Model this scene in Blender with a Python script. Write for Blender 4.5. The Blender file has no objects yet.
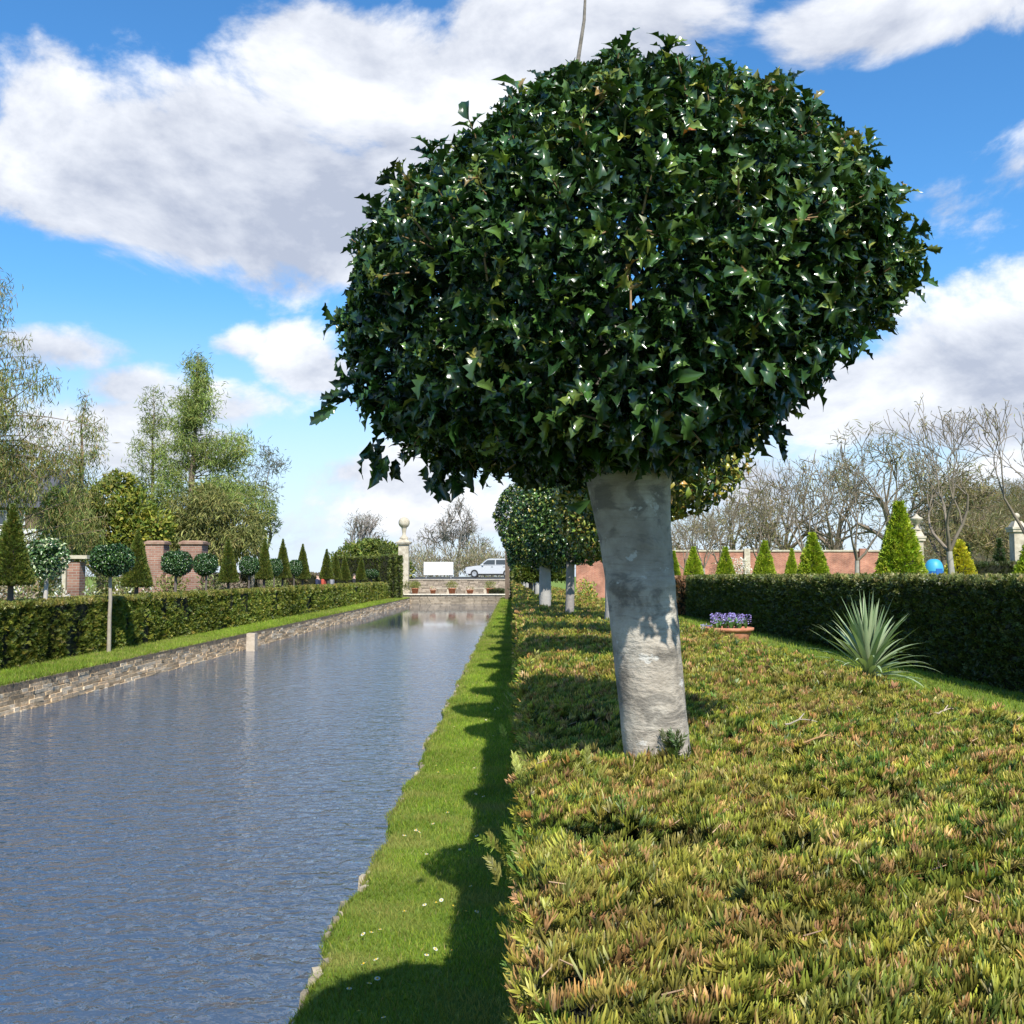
import bpy, math, random
import numpy as np
from mathutils import Vector, Matrix

rng = np.random.default_rng(11)
random.seed(11)
SC = bpy.context.scene
COL = SC.collection
PI = math.pi
CAM_H = 1.6
PITCH = math.atan(64 / 1024)
UP = np.array([0., 0., 1.])


def W(px, py, d):
    """world point at forward distance d for a direction measured in the photograph"""
    a, b = (px - 512) / 1024, (512 - py) / 1024
    y = math.cos(PITCH) - b * math.sin(PITCH)
    z = math.sin(PITCH) + b * math.cos(PITCH)
    return np.array([a / y * d, d, CAM_H + z / y * d])


# ------------------------------------------------------------------ helpers
def unit(v):
    v = np.asarray(v, float)
    return v / np.maximum(np.linalg.norm(v, axis=-1, keepdims=True), 1e-9)


def runit(n):
    return unit(rng.normal(size=(n, 3)))


def frame(d, nrm):
    y = unit(d)
    x = unit(np.cross(y, nrm))
    z = np.cross(x, y)
    return np.stack([x, y, z], axis=-1)          # columns


def fnoise(p, f=1.0, seed=0):
    """cheap smooth pseudo noise, about -1..1"""
    r = np.random.default_rng(1000 + seed)
    p = np.asarray(p, float) * f
    out = np.zeros(p.shape[0])
    for k in range(6):
        w = r.normal(size=3) * (1.0 + .5 * k)
        out += np.sin(p @ w + r.uniform(0, 6.28)) / (1 + .35 * k)
    return out / 2.6


class MB:
    def __init__(self):
        self.v, self.c, self.f, self.m = [], [], [], []
        self.n = 0

    def add(self, v, f, c=(.5, .5, .5), m=0):
        v = np.asarray(v, float).reshape(-1, 3)
        f = np.asarray(f, int)
        c = np.asarray(c, float)
        if c.ndim == 1:
            c = np.tile(c, (len(v), 1))
        self.v.append(v); self.c.append(c)
        self.f.append(f + self.n); self.m.append(np.full(len(f), m, int))
        self.n += len(v)
        return self

    def scatter(self, T, pos, R, s, col, m=0):
        tv, tf, tc = T
        pos = np.asarray(pos, float); N = len(pos)
        if N == 0:
            return self
        s = np.asarray(s, float)
        if s.ndim == 0:
            s = np.full(N, float(s))
        sc = s[:, None, None] if s.ndim == 1 else s[:, None, :]
        v = np.einsum('nij,nmj->nmi', R, tv[None] * sc) + pos[:, None, :]
        c = np.clip(np.asarray(col)[:, None, :] * tc[None, :, None], 0, 1)
        f = (tf[None] + (np.arange(N) * len(tv))[:, None, None]).reshape(-1, tf.shape[1])
        return self.add(v.reshape(-1, 3), f, c.reshape(-1, 3), m)

    def box(self, cx, cy, z0, sx, sy, sz, c=(.5, .5, .5), m=0, rz=0, taper=1.0):
        a = np.array([[-1, -1, 0], [1, -1, 0], [1, 1, 0], [-1, 1, 0], [-1, -1, 1], [1, -1, 1], [1, 1, 1], [-1, 1, 1]], float)
        a[4:, :2] *= taper
        a *= np.array([sx / 2, sy / 2, sz])
        co, si = math.cos(rz), math.sin(rz)
        b = a.copy(); b[:, 0] = a[:, 0] * co - a[:, 1] * si; b[:, 1] = a[:, 0] * si + a[:, 1] * co
        b += np.array([cx, cy, z0])
        F = [[0, 3, 2, 1], [4, 5, 6, 7], [0, 1, 5, 4], [1, 2, 6, 5], [2, 3, 7, 6], [3, 0, 4, 7]]
        return self.add(b, F, c, m)

    def tubes(self, segs, k=5, col=(.3, .27, .22), m=0, jitter=.12):
        if not len(segs):
            return self
        A = np.array([s[0] for s in segs]); B = np.array([s[1] for s in segs])
        r0 = np.array([s[2] for s in segs]); r1 = np.array([s[3] for s in segs])
        d = unit(B - A)
        ref = np.where(np.abs(d[:, 2:3]) > .9, np.array([[1., 0, 0]]), np.array([[0., 0, 1.]]))
        x = unit(np.cross(d, ref)); y = np.cross(d, x)
        t = np.arange(k) / k * 2 * PI
        ring = x[:, None] * np.cos(t)[None, :, None] + y[:, None] * np.sin(t)[None, :, None]
        v = np.concatenate([A[:, None] + ring * r0[:, None, None], (B + d * r1[:, None] * .3)[:, None] + ring * r1[:, None, None]], 1)
        i = np.arange(k); j = (i + 1) % k
        f = np.stack([i, j, j + k, i + k], -1)
        F = (f[None] + (np.arange(len(A)) * 2 * k)[:, None, None]).reshape(-1, 4)
        c = np.array(col)[None] * (1 + rng.uniform(-jitter, jitter, (len(A), 1)))
        return self.add(v.reshape(-1, 3), F, np.repeat(c, 2 * k, 0), m)

    def lathe(self, prof, n=24, c=(.5, .5, .5), m=0, ctr=(0, 0, 0)):
        prof = np.array(prof, float); P = len(prof)
        t = np.arange(n) / n * 2 * PI
        v = np.stack([prof[:, 0:1] * np.cos(t), prof[:, 0:1] * np.sin(t), np.repeat(prof[:, 1:2], n, 1)], -1) + np.array(ctr)
        i = np.arange(n); j = (i + 1) % n
        F = np.concatenate([np.stack([p * n + i, p * n + j, (p + 1) * n + j, (p + 1) * n + i], -1) for p in range(P - 1)])
        return self.add(v.reshape(-1, 3), F, c, m)

    def grid(self, X, Y, Z, c=(.5, .5, .5), m=0):
        r, k = X.shape
        v = np.stack([X, Y, Z], -1).reshape(-1, 3)
        I = np.arange(r * k).reshape(r, k)
        F = np.stack([I[:-1, :-1], I[:-1, 1:], I[1:, 1:], I[1:, :-1]], -1).reshape(-1, 4)
        return self.add(v, F, c, m)

    def build(self, name, mats, parent=None, smooth=False, loc=None):
        V = np.concatenate(self.v); C = np.concatenate(self.c)
        if loc is not None:
            V = V - np.array(loc)
        loops = np.concatenate([f.ravel() for f in self.f])
        tot = np.concatenate([np.full(len(f), f.shape[1], int) for f in self.f])
        st = np.concatenate([[0], np.cumsum(tot)[:-1]])
        me = bpy.data.meshes.new(name)
        me.vertices.add(len(V)); me.vertices.foreach_set('co', V.ravel().astype(np.float32))
        me.loops.add(len(loops)); me.loops.foreach_set('vertex_index', loops.astype(np.int32))
        me.polygons.add(len(tot)); me.polygons.foreach_set('loop_start', st.astype(np.int32))
        me.polygons.foreach_set('material_index', np.concatenate(self.m).astype(np.int32))
        smooth = smooth or name in ('trunk', 'branches', 'limb', 'stem', 'leaves', 'twig', 'hillside', 'pot')
        me.polygons.foreach_set('use_smooth', np.full(len(tot), smooth, bool))
        me.update(calc_edges=True)
        at = me.attributes.new('Col', 'FLOAT_COLOR', 'POINT')
        at.data.foreach_set('color', np.concatenate([C, np.ones((len(C), 1))], 1).ravel().astype(np.float32))
        for mm in (mats if isinstance(mats, (list, tuple)) else [mats]):
            me.materials.append(mm)
        o = bpy.data.objects.new(name, me); COL.objects.link(o)
        if parent is not None:
            o.parent = parent
        elif loc is not None:
            o.location = loc
        return o


def tag(o, label=None, cat=None, group=None, kind=None):
    if label: o['label'] = label
    if cat: o['category'] = cat
    if group: o['group'] = group
    if kind: o['kind'] = kind
    return o


def thing(name, label, cat, loc=(0, 0, 0), group=None, rz=0):
    o = bpy.data.objects.new(name, None); COL.objects.link(o)
    o.location = loc; o.rotation_euler.z = rz; o.empty_display_size = .2
    return tag(o, label, cat, group)


def kids(o):
    return [c for c in COL.objects if c.parent == o]


def dup(root, loc, label, rz=0, s=(1, 1, 1), group=None):
    r = root.copy(); COL.objects.link(r)
    r.location = loc; r.rotation_euler = (rng.normal(0, .022), rng.normal(0, .022), rz); r.scale = (s[0] * rng.uniform(.94, 1.07), s[1] * rng.uniform(.94, 1.07), s[2])
    r['label'] = label
    if group: r['group'] = group
    for c in kids(root):
        k = c.copy(); COL.objects.link(k); k.parent = r
        for g in kids(c):
            h = g.copy(); COL.objects.link(h); h.parent = k
    return r


# ------------------------------------------------------------------ materials
def new_mat(name):
    m = bpy.data.materials.new(name); m.use_nodes = True
    nt = m.node_tree
    return m, nt, nt.nodes, nt.links, nt.nodes['Principled BSDF']


def leaf_mat(name, rough=.5, spec=.4, trans=.25, sat=1.0):
    m, nt, N, L, P = new_mat(name)
    a = N.new('ShaderNodeAttribute'); a.attribute_name = 'Col'
    P.inputs['Roughness'].default_value = rough
    P.inputs['Specular IOR Level'].default_value = spec
    L.new(a.outputs['Color'], P.inputs['Base Color'])
    if trans > 0:
        t = N.new('ShaderNodeBsdfTranslucent')
        mx = N.new('ShaderNodeMixShader'); mx.inputs[0].default_value = trans
        mc = N.new('ShaderNodeMixRGB'); mc.blend_type = 'MULTIPLY'; mc.inputs[0].default_value = 1
        mc.inputs[2].default_value = (1.25, 1.3, .5, 1)
        L.new(a.outputs['Color'], mc.inputs[1]); L.new(mc.outputs[0], t.inputs[0])
        L.new(P.outputs[0], mx.inputs[1]); L.new(t.outputs[0], mx.inputs[2])
        L.new(mx.outputs[0], N['Material Output'].inputs[0])
    return m


def noisy_mat(name, cols, scale=8, rough=.85, bump=.3, bscale=40, stretch=(1, 1, 1), attr=False, spec=.3, detail=6):
    """colour ramp over object-space noise, finer bump"""
    m, nt, N, L, P = new_mat(name)
    tc = N.new('ShaderNodeTexCoord'); mp = N.new('ShaderNodeMapping'); mp.inputs['Scale'].default_value = stretch
    L.new(tc.outputs['Object'], mp.inputs[0])
    nz = N.new('ShaderNodeTexNoise'); nz.inputs['Scale'].default_value = scale; nz.inputs['Detail'].default_value = detail
    nz.inputs['Roughness'].default_value = .65
    L.new(mp.outputs[0], nz.inputs['Vector'])
    cr = N.new('ShaderNodeValToRGB')
    el = cr.color_ramp.elements
    while len(el) < len(cols): el.new(.5)
    for i, c in enumerate(cols):
        el[i].position = .3 + .4 * i / max(1, len(cols) - 1); el[i].color = (*c, 1)
    L.new(nz.outputs['Fac'], cr.inputs[0])
    src = cr.outputs[0]
    if attr:
        a = N.new('ShaderNodeAttribute'); a.attribute_name = 'Col'
        mx = N.new('ShaderNodeMixRGB'); mx.blend_type = 'MULTIPLY'; mx.inputs[0].default_value = 1
        L.new(src, mx.inputs[1]); L.new(a.outputs['Color'], mx.inputs[2]); src = mx.outputs[0]
    L.new(src, P.inputs['Base Color'])
    P.inputs['Roughness'].default_value = rough; P.inputs['Specular IOR Level'].default_value = spec
    nb = N.new('ShaderNodeTexNoise'); nb.inputs['Scale'].default_value = bscale; nb.inputs['Detail'].default_value = 5
    L.new(mp.outputs[0], nb.inputs['Vector'])
    b = N.new('ShaderNodeBump'); b.inputs['Strength'].default_value = bump; b.inputs['Distance'].default_value = .02
    L.new(nb.outputs['Fac'], b.inputs['Height']); L.new(b.outputs[0], P.inputs['Normal'])
    return m


def brick_mat(name, c1, c2, mortar, scale=1.0):
    m, nt, N, L, P = new_mat(name)
    tc = N.new('ShaderNodeTexCoord'); sep = N.new('ShaderNodeSeparateXYZ'); cmb = N.new('ShaderNodeCombineXYZ')
    L.new(tc.outputs['Object'], sep.inputs[0])
    ad = N.new('ShaderNodeMath'); ad.operation = 'ADD'
    L.new(sep.outputs[0], ad.inputs[0]); L.new(sep.outputs[1], ad.inputs[1])
    L.new(ad.outputs[0], cmb.inputs[0]); L.new(sep.outputs[2], cmb.inputs[1])
    br = N.new('ShaderNodeTexBrick'); br.inputs['Scale'].default_value = scale
    br.inputs['Brick Width'].default_value = .23; br.inputs['Row Height'].default_value = .075
    br.inputs['Mortar Size'].default_value = .008
    br.inputs['Color1'].default_value = (*c1, 1); br.inputs['Color2'].default_value = (*c2, 1); br.inputs['Mortar'].default_value = (*mortar, 1)
    L.new(cmb.outputs[0], br.inputs['Vector'])
    nz = N.new('ShaderNodeTexNoise'); nz.inputs['Scale'].default_value = 1.3; nz.inputs['Detail'].default_value = 6
    L.new(tc.outputs['Object'], nz.inputs['Vector'])
    mx = N.new('ShaderNodeMixRGB'); mx.blend_type = 'OVERLAY'; mx.inputs[0].default_value = .9
    L.new(br.outputs['Color'], mx.inputs[1]); L.new(nz.outputs['Fac'], mx.inputs[2])
    L.new(mx.outputs[0], P.inputs['Base Color']); P.inputs['Roughness'].default_value = .9
    b = N.new('ShaderNodeBump'); b.inputs['Strength'].default_value = .4; b.inputs['Distance'].default_value = .01
    L.new(br.outputs['Fac'], b.inputs['Height']); b.invert = True; L.new(b.outputs[0], P.inputs['Normal'])
    return m


def plain(name, c, rough=.5, spec=.5, metal=0.0):
    m, nt, N, L, P = new_mat(name)
    nz = N.new('ShaderNodeTexNoise'); nz.inputs['Scale'].default_value = 6; nz.inputs['Detail'].default_value = 4
    mx = N.new('ShaderNodeMixRGB'); mx.blend_type = 'MULTIPLY'; mx.inputs[0].default_value = .06
    mx.inputs[1].default_value = (*c, 1); L.new(nz.outputs['Color'], mx.inputs[2]); L.new(mx.outputs[0], P.inputs['Base Color'])
    P.inputs['Roughness'].default_value = rough; P.inputs['Specular IOR Level'].default_value = spec; P.inputs['Metallic'].default_value = metal
    return m


M_HOLLY = leaf_mat('holly_leaf', .23, .55, .12)
M_YEW = leaf_mat('yew_needles', .45, .35, .22)
M_LEAF = leaf_mat('soft_foliage', .6, .25, .25)
M_GRASS = leaf_mat('grass_blades', .6, .25, .35)
M_YUCCA = leaf_mat('yucca_blades', .45, .4, .12)
M_PETAL = leaf_mat('petals', .6, .2, .25)
M_TWIG = noisy_mat('twig_bark', [(.7, .7, .7), (1, 1, 1)], 9, .85, .2, 60, attr=True)
M_CORE = noisy_mat('hedge_inside', [(.006, .009, .004), (.022, .022, .010)], 14, .95, 1.0, 30)  # near-black: the shade inside hedges and cones put into the colour
M_STONE = noisy_mat('stone_attr', [(.62, .6, .56), (.85, .84, .8), (1.0, 1.0, 1.0)], 7, .9, .8, 30, attr=True)
M_LIME = noisy_mat('pale_limestone', [(.30, .26, .19), (.46, .40, .30), (.58, .53, .43)], 4, .9, .4, 30)
M_TERRA = noisy_mat('terracotta', [(.36, .13, .07), (.48, .20, .11), (.55, .28, .18)], 6, .85, .25, 40)
M_BRICK = brick_mat('old_red_brick', (.20, .09, .062), (.28, .15, .105), (.27, .23, .19))
M_BRICK_RED = brick_mat('red_garden_brick', (.30, .095, .055), (.40, .155, .09), (.36, .28, .22))
M_SOIL = noisy_mat('bed_soil', [(.06, .045, .03), (.12, .09, .06)], 5, .95, .8, 30)
M_WOOD = noisy_mat('weathered_wood', [(.10, .07, .05), (.18, .13, .09)], 5, .85, .4, 30, stretch=(6, 6, .6))
M_CAP = noisy_mat('brick_coping', [(.17, .10, .07), (.28, .17, .12), (.33, .24, .18)], 5, .9, .4, 30)
M_WHITE = plain('white_paint', (.70, .70, .70), .45)
M_CAR = plain('white_car_paint', (.50, .51, .52), .22, .6)
M_GLASS = plain('dark_glass', (.04, .05, .06), .08, .8)
M_RUBBER = plain('tyre_rubber', (.025, .025, .025), .8)
M_METAL = plain('grey_metal', (.5, .5, .5), .4, .5, .6)
M_ROOF = noisy_mat('dark_slate', [(.05, .05, .06), (.10, .10, .11)], 4, .7, .4, 20)
M_ROAD = noisy_mat('road_asphalt', [(.05, .05, .05), (.07, .07, .065)], 10, .9, .3, 60)

# ------------------------------------------------------------------ camera, sun, sky
cam = bpy.data.cameras.new('camera'); camo = bpy.data.objects.new('camera', cam); COL.objects.link(camo)
camo.location = (0, 0, CAM_H); camo.rotation_euler = (PI / 2 + PITCH, 0, 0)
cam.sensor_width = 36; cam.lens = 36; cam.clip_start = .05; cam.clip_end = 3000
SC.camera = camo

SUNV = unit(np.array([.25, -.94, 1.0]))           # towards the sun
elev = math.asin(SUNV[2]); azim = math.atan2(SUNV[0], SUNV[1])
sun = bpy.data.lights.new('sun', 'SUN'); sun.energy = 4.6; sun.angle = math.radians(.5); sun.color = (1, .955, .88)
suno = bpy.data.objects.new('sun', sun); COL.objects.link(suno); suno.location = (8, -15, 25)
suno.rotation_euler = Vector(SUNV).to_track_quat('Z', 'Y').to_euler()

world = bpy.data.worlds.new('World'); SC.world = world; world.use_nodes = True
nt = world.node_tree; N = nt.nodes; L = nt.links
bg = N['Background']; bg.inputs['Strength'].default_value = .11
sky = N.new('ShaderNodeTexSky'); sky.sky_type = 'NISHITA'; sky.sun_disc = False
sky.sun_elevation = elev; sky.sun_rotation = azim; sky.air_density = 1.0; sky.dust_density = .3; sky.ozone_density = 2.5


def mth(op, a, b=None, c=None, clamp=False):
    n = N.new('ShaderNodeMath'); n.operation = op; n.use_clamp = clamp
    for i, x in enumerate((a, b, c)):
        if x is None: continue
        if isinstance(x, (int, float)): n.inputs[i].default_value = x
        else: L.new(x, n.inputs[i])
    return n.outputs[0]


tc = N.new('ShaderNodeTexCoord'); sp = N.new('ShaderNodeSeparateXYZ'); L.new(tc.outputs['Generated'], sp.inputs[0])
az = mth('ARCTAN2', sp.outputs[0], sp.outputs[1]); el = mth('ARCSINE', sp.outputs[2])


def wnoise(scale, detail, rough, off, sz=1.7):
    mp = N.new('ShaderNodeMapping'); mp.inputs['Location'].default_value = off; mp.inputs['Scale'].default_value = (1, 1, sz)
    L.new(tc.outputs['Generated'], mp.inputs[0])
    n = N.new('ShaderNodeTexNoise'); n.inputs['Scale'].default_value = scale; n.inputs['Detail'].default_value = detail
    n.inputs['Roughness'].default_value = rough; n.inputs['Distortion'].default_value = .25
    L.new(mp.outputs[0], n.inputs['Vector'])
    return n.outputs['Fac']


CLOUDS = [  # px, py, half-width, half-height, weight of the cloud masses as seen from the camera
    (255, 168, 290, 120, 1.35), (330, 70, 160, 105, 1.2), (600, 20, 190, 80, 1.2), (55, 180, 150, 68, .9), (460, 150, 190, 120, 1.3), (205, 75, 50, 50, .6),
    (905, 14, 190, 46, 1.0), (1015, 160, 45, 28, .25), (940, 195, 50, 24, .2), (1000, 345, 135, 64, 1.05), (900, 400, 200, 60, 1.2), (1060, 315, 80, 60, .85),
    (60, 345, 80, 40, .8), (315, 368, 75, 45, 1.0), (120, 385, 80, 30, .6), (215, 405, 120, 40, .7), (240, 345, 40, 22, .5), (370, 470, 150, 40, .6), (250, 275, 60, 22, .3),
    (120, 440, 200, 60, .7), (480, 520, 300, 60, .55), (700, 470, 200, 60, .6), (800, 480, 260, 60, .5)]
fld = None; grd = None; wsum = None
for (px, py, hw, hh, wt) in CLOUDS:
    a0 = math.atan((px - 512) / 1024)
    w_ = W(px, py, 1.0) - np.array([0, 0, CAM_H]); w_ = unit(w_)
    a0 = math.atan2(w_[0], w_[1]); e0 = math.asin(w_[2])
    u = mth('DIVIDE', mth('SUBTRACT', az, a0), hw / 1024); v = mth('DIVIDE', mth('SUBTRACT', el, e0), hh / 1024)
    e = mth('SQRT', mth('ADD', mth('MULTIPLY', u, u), mth('MULTIPLY', v, v)))
    w = mth('MULTIPLY', mth('SUBTRACT', 1.0, e), wt)
    wp = mth('MAXIMUM', w, 0.0)
    g = mth('MULTIPLY', wp, v)
    fld = w if fld is None else mth('MAXIMUM', fld, w)
    grd = g if grd is None else mth('ADD', grd, g)
    wsum = wp if wsum is None else mth('ADD', wsum, wp)
n1 = wnoise(5.0, 12, .60, (3.1, 1.7, .4))
n1b = wnoise(5.0, 12, .60, (3.1, 1.7, .34))
n2 = wnoise(1.6, 4, .5, (7.3, 2.2, 1.0), 1.2)
# beyond the part of the sky seen in the photograph: scattered cumulus everywhere else
away = mth('MULTIPLY', mth('SUBTRACT', n2, .60), 3.0)
out = mth('MULTIPLY', mth('SUBTRACT', mth('MAXIMUM', mth('ABSOLUTE', az), mth('MULTIPLY', el, .95)), .56), 6.0, clamp=True)
base = mth('MAXIMUM', fld, mth('ADD', mth('MULTIPLY', away, out), mth('MULTIPLY', mth('SUBTRACT', out, 1.0), 3.0)))
base = mth('MAXIMUM', base, -1.0)
den = mth('ADD', mth('ADD', base, -.10), mth('MULTIPLY', mth('SUBTRACT', n1, .5), 2.5))
mask = N.new('ShaderNodeMapRange'); mask.interpolation_type = 'SMOOTHSTEP'
mask.inputs['From Min'].default_value = -.02; mask.inputs['From Max'].default_value = .36
L.new(den, mask.inputs['Value'])
relief = mth('MULTIPLY', mth('SUBTRACT', n1, n1b), 3.2)
gv = mth('DIVIDE', grd, mth('ADD', wsum, .15))
sh = mth('ADD', mth('ADD', mth('ADD', .52, relief), mth('MULTIPLY', gv, .75)), mth('MULTIPLY', mth('SUBTRACT', n2, .5), .8), clamp=True)
ccol = N.new('ShaderNodeMixRGB'); ccol.inputs[1].default_value = (3.15, 3.45, 4.2, 1); ccol.inputs[2].default_value = (6.4, 6.55, 6.85, 1)
L.new(sh, ccol.inputs[0])
hsv = N.new('ShaderNodeHueSaturation'); hsv.inputs['Saturation'].default_value = 1.1; hsv.inputs['Value'].default_value = 1.0
L.new(sky.outputs[0], hsv.inputs['Color'])
# thin veil low down
veil = N.new('ShaderNodeMapRange'); veil.interpolation_type = 'SMOOTHSTEP'
veil.inputs['From Min'].default_value = .27; veil.inputs['From Max'].default_value = .0
veil.inputs['To Min'].default_value = 0; veil.inputs['To Max'].default_value = .82
L.new(el, veil.inputs['Value'])
mv = N.new('ShaderNodeMixRGB'); mv.inputs[2].default_value = (4.3, 5.15, 6.5, 1)
tint = N.new('ShaderNodeMixRGB'); tint.blend_type = 'MULTIPLY'; tint.inputs[0].default_value = 1; tint.inputs[2].default_value = (.60, 1.02, 1.24, 1)
tf = N.new('ShaderNodeMapRange'); tf.interpolation_type = 'SMOOTHSTEP'
tf.inputs['From Min'].default_value = .02; tf.inputs['From Max'].default_value = .32; tf.inputs['To Min'].default_value = .15; tf.inputs['To Max'].default_value = 1.0
L.new(el, tf.inputs['Value']); L.new(tf.outputs[0], tint.inputs[0])
L.new(hsv.outputs[0], tint.inputs[1])
L.new(veil.outputs[0], mv.inputs[0]); L.new(tint.outputs[0], mv.inputs[1])
mxs = N.new('ShaderNodeMixRGB')
L.new(mth('MULTIPLY', mask.outputs[0], .96), mxs.inputs[0]); L.new(mv.outputs[0], mxs.inputs[1]); L.new(ccol.outputs[0], mxs.inputs[2])
L.new(mxs.outputs[0], bg.inputs['Color'])
SC.view_settings.view_transform = 'Standard'; SC.view_settings.look = 'None'
SC.view_settings.exposure = .62; SC.view_settings.gamma = 1
try:
    SC.cycles.max_bounces = 6; SC.cycles.diffuse_bounces = 3; SC.cycles.glossy_bounces = 3; SC.cycles.transmission_bounces = 3
    SC.cycles.use_denoising = True; SC.cycles.caustics_reflective = False; SC.cycles.caustics_refractive = False
except Exception:
    pass

# ------------------------------------------------------------------ templates (verts, faces, colour factor)
def holly_leaf(seed, st=9, spiny=1.0, cols=5):
    r = np.random.default_rng(seed)
    t = np.linspace(0, 1, st)
    wid = .215 * np.sin(PI * np.clip(t, 0, 1) ** .85) ** .8
    curl, fold, side = r.uniform(.08, .42), r.uniform(.15, .7), r.uniform(-.15, .15); twist = r.uniform(-1.1, 1.1)
    us = (-1, -.55, 0, .55, 1) if cols == 5 else (-1, 0, 1)
    v, c = [], []
    for i, tt in enumerate(t):
        spike = (i % 2 == 0) if 0 < i < st - 1 else False
        for u in us:
            e = abs(u) == 1
            w = wid[i] * abs(u)
            if e: w *= (1.25 if spike else .72 if spiny > .5 else 1.0) * (1 + r.uniform(-.1, .1))
            z = fold * w + .10 * math.sin(PI * tt) - curl * tt * tt + side * u * wid[i]
            if e: z += spiny * (.075 if spike else -.03) * r.uniform(.5, 1.3)
            x_ = math.copysign(w, u) if u else 0.; an = twist * (tt - .25)
            v.append((x_ * math.cos(an) - z * math.sin(an), tt + (.03 if spike and e else 0), x_ * math.sin(an) + z * math.cos(an)))
            c.append(1.35 if u == 0 else .95 if not e else (1.45 if spike else 1.1))
    F = []; k = len(us)
    for i in range(st - 1):
        for j in range(k - 1):
            a = i * k + j; F.append([a, a + 1, a + k + 1, a + k])
    return np.array(v), np.array(F), np.array(c)


HOLLY = [holly_leaf(s) for s in range(9)] + [holly_leaf(19, 7, .3)]
HOLLY_MID = holly_leaf(20, 5, .8, 3)


def simple_leaf(w=.42, bend=.12):
    v = np.array([[0, 0, 0], [-w / 2, .5, .06], [0, .5, -.02], [w / 2, .5, .06], [0, 1, -bend]])
    F = np.array([[0, 2, 1, 1], [0, 3, 2, 2]])
    F = np.array([[0, 2, 4, 1], [0, 3, 4, 2]])
    return v, F, np.array([.9, .9, 1.1, .9, 1.05])


LEAF = simple_leaf()
SLIVER = simple_leaf(.16, .1)
TWIGLET = simple_leaf(.075, .06)
TWIGLET2 = simple_leaf(.11, .1)


def yew_spray(seed, n=11, nl=.40, nw=.055, two=True):
    """unit-length shoot along y with two ranks of needles"""
    r = np.random.default_rng(seed)
    v, F, c = [], [], []
    v += [(-.012, 0, 0), (.012, 0, 0), (.006, .92, .03), (-.006, .92, .03)]; F.append([0, 1, 2, 3]); c += [.7, .7, .9, .9]
    for i in range(n):
        t = .08 + .9 * i / n
        for s in (-1, 1):
            a = math.radians(r.uniform(34, 62) * (1 - .45 * t)); l = nl * r.uniform(.8, 1.15) * (1 - .35 * t)
            d = np.array([s * math.sin(a), math.cos(a), r.uniform(.0, .5)]); d /= np.linalg.norm(d)
            q = np.array([d[1], -d[0], r.uniform(-.4, .4)]); q /= np.linalg.norm(q)
            p = np.array([0, t + r.uniform(-.02, .02), .03 * t])
            k = len(v); w = nw * r.uniform(.8, 1.2)
            f = r.uniform(.75, 1.25)
            if two:
                v += [p - q * w * .25, p + q * w * .25, p + d * l * .45 + q * w * .5, p + d * l * .45 - q * w * .5, p + d * l + q * w * .12, p + d * l - q * w * .12]
                F += [[k, k + 1, k + 2, k + 3], [k + 3, k + 2, k + 4, k + 5]]
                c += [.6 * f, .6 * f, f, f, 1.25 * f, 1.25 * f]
            else:
                v += [p, p + d * l * .5 + q * w * .5, p + d * l, p + d * l * .5 - q * w * .5]
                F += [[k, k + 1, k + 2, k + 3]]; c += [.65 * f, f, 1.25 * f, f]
    return np.array([list(x) for x in v], float), np.array(F), np.array(c)


def yew_comb(seed, n=9, nl=.52, nw=.075, two=True):
    """shoot lying along y whose needles stand up in two parallel ranks"""
    r = np.random.default_rng(seed)
    v, F, c = [], [], []
    v += [(-.02, 0, 0), (.02, 0, 0), (.012, 1, .02), (-.012, 1, .02)]; F.append([0, 1, 2, 3]); c += [.5] * 4
    lean = r.uniform(.1, .5)
    for i in range(n):
        t = .04 + .94 * i / n
        for s in (-1, 1):
            l = nl * r.uniform(.75, 1.2) * (1 - .3 * t)
            d = np.array([s * r.uniform(.15, .6), lean + r.normal(0, .12), 1.]); d /= np.linalg.norm(d)
            q = np.array([r.normal(0, .3), 1, 0]) if r.random() < .5 else np.array([1, r.normal(0, .4), 0])
            q = q - d * (q @ d); q /= np.linalg.norm(q)
            p = np.array([0, t + r.uniform(-.03, .03), .01]); k = len(v); w = nw * r.uniform(.8, 1.2); f = r.uniform(.75, 1.25)
            b = d + np.array([0, .25, -.1]) * r.uniform(0, 1)
            if two:
                v += [p - q * w * .3, p + q * w * .3, p + d * l * .5 + q * w * .5, p + d * l * .5 - q * w * .5, p + (d + b) / 2 * l + q * w * .12, p + (d + b) / 2 * l - q * w * .12]
                F += [[k, k + 1, k + 2, k + 3], [k + 3, k + 2, k + 4, k + 5]]; c += [.26 * f, .26 * f, .85 * f, .9 * f, 1.3 * f, 1.3 * f]  # dark needle feet: shade between shoots put into the colour
            else:
                v += [p, p + d * l * .55 + q * w * .5, p + d * l, p + d * l * .55 - q * w * .5]
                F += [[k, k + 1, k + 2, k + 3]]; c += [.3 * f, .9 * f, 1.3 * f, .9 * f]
    return np.array([list(x) for x in v], float), np.array(F), np.array(c)


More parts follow.
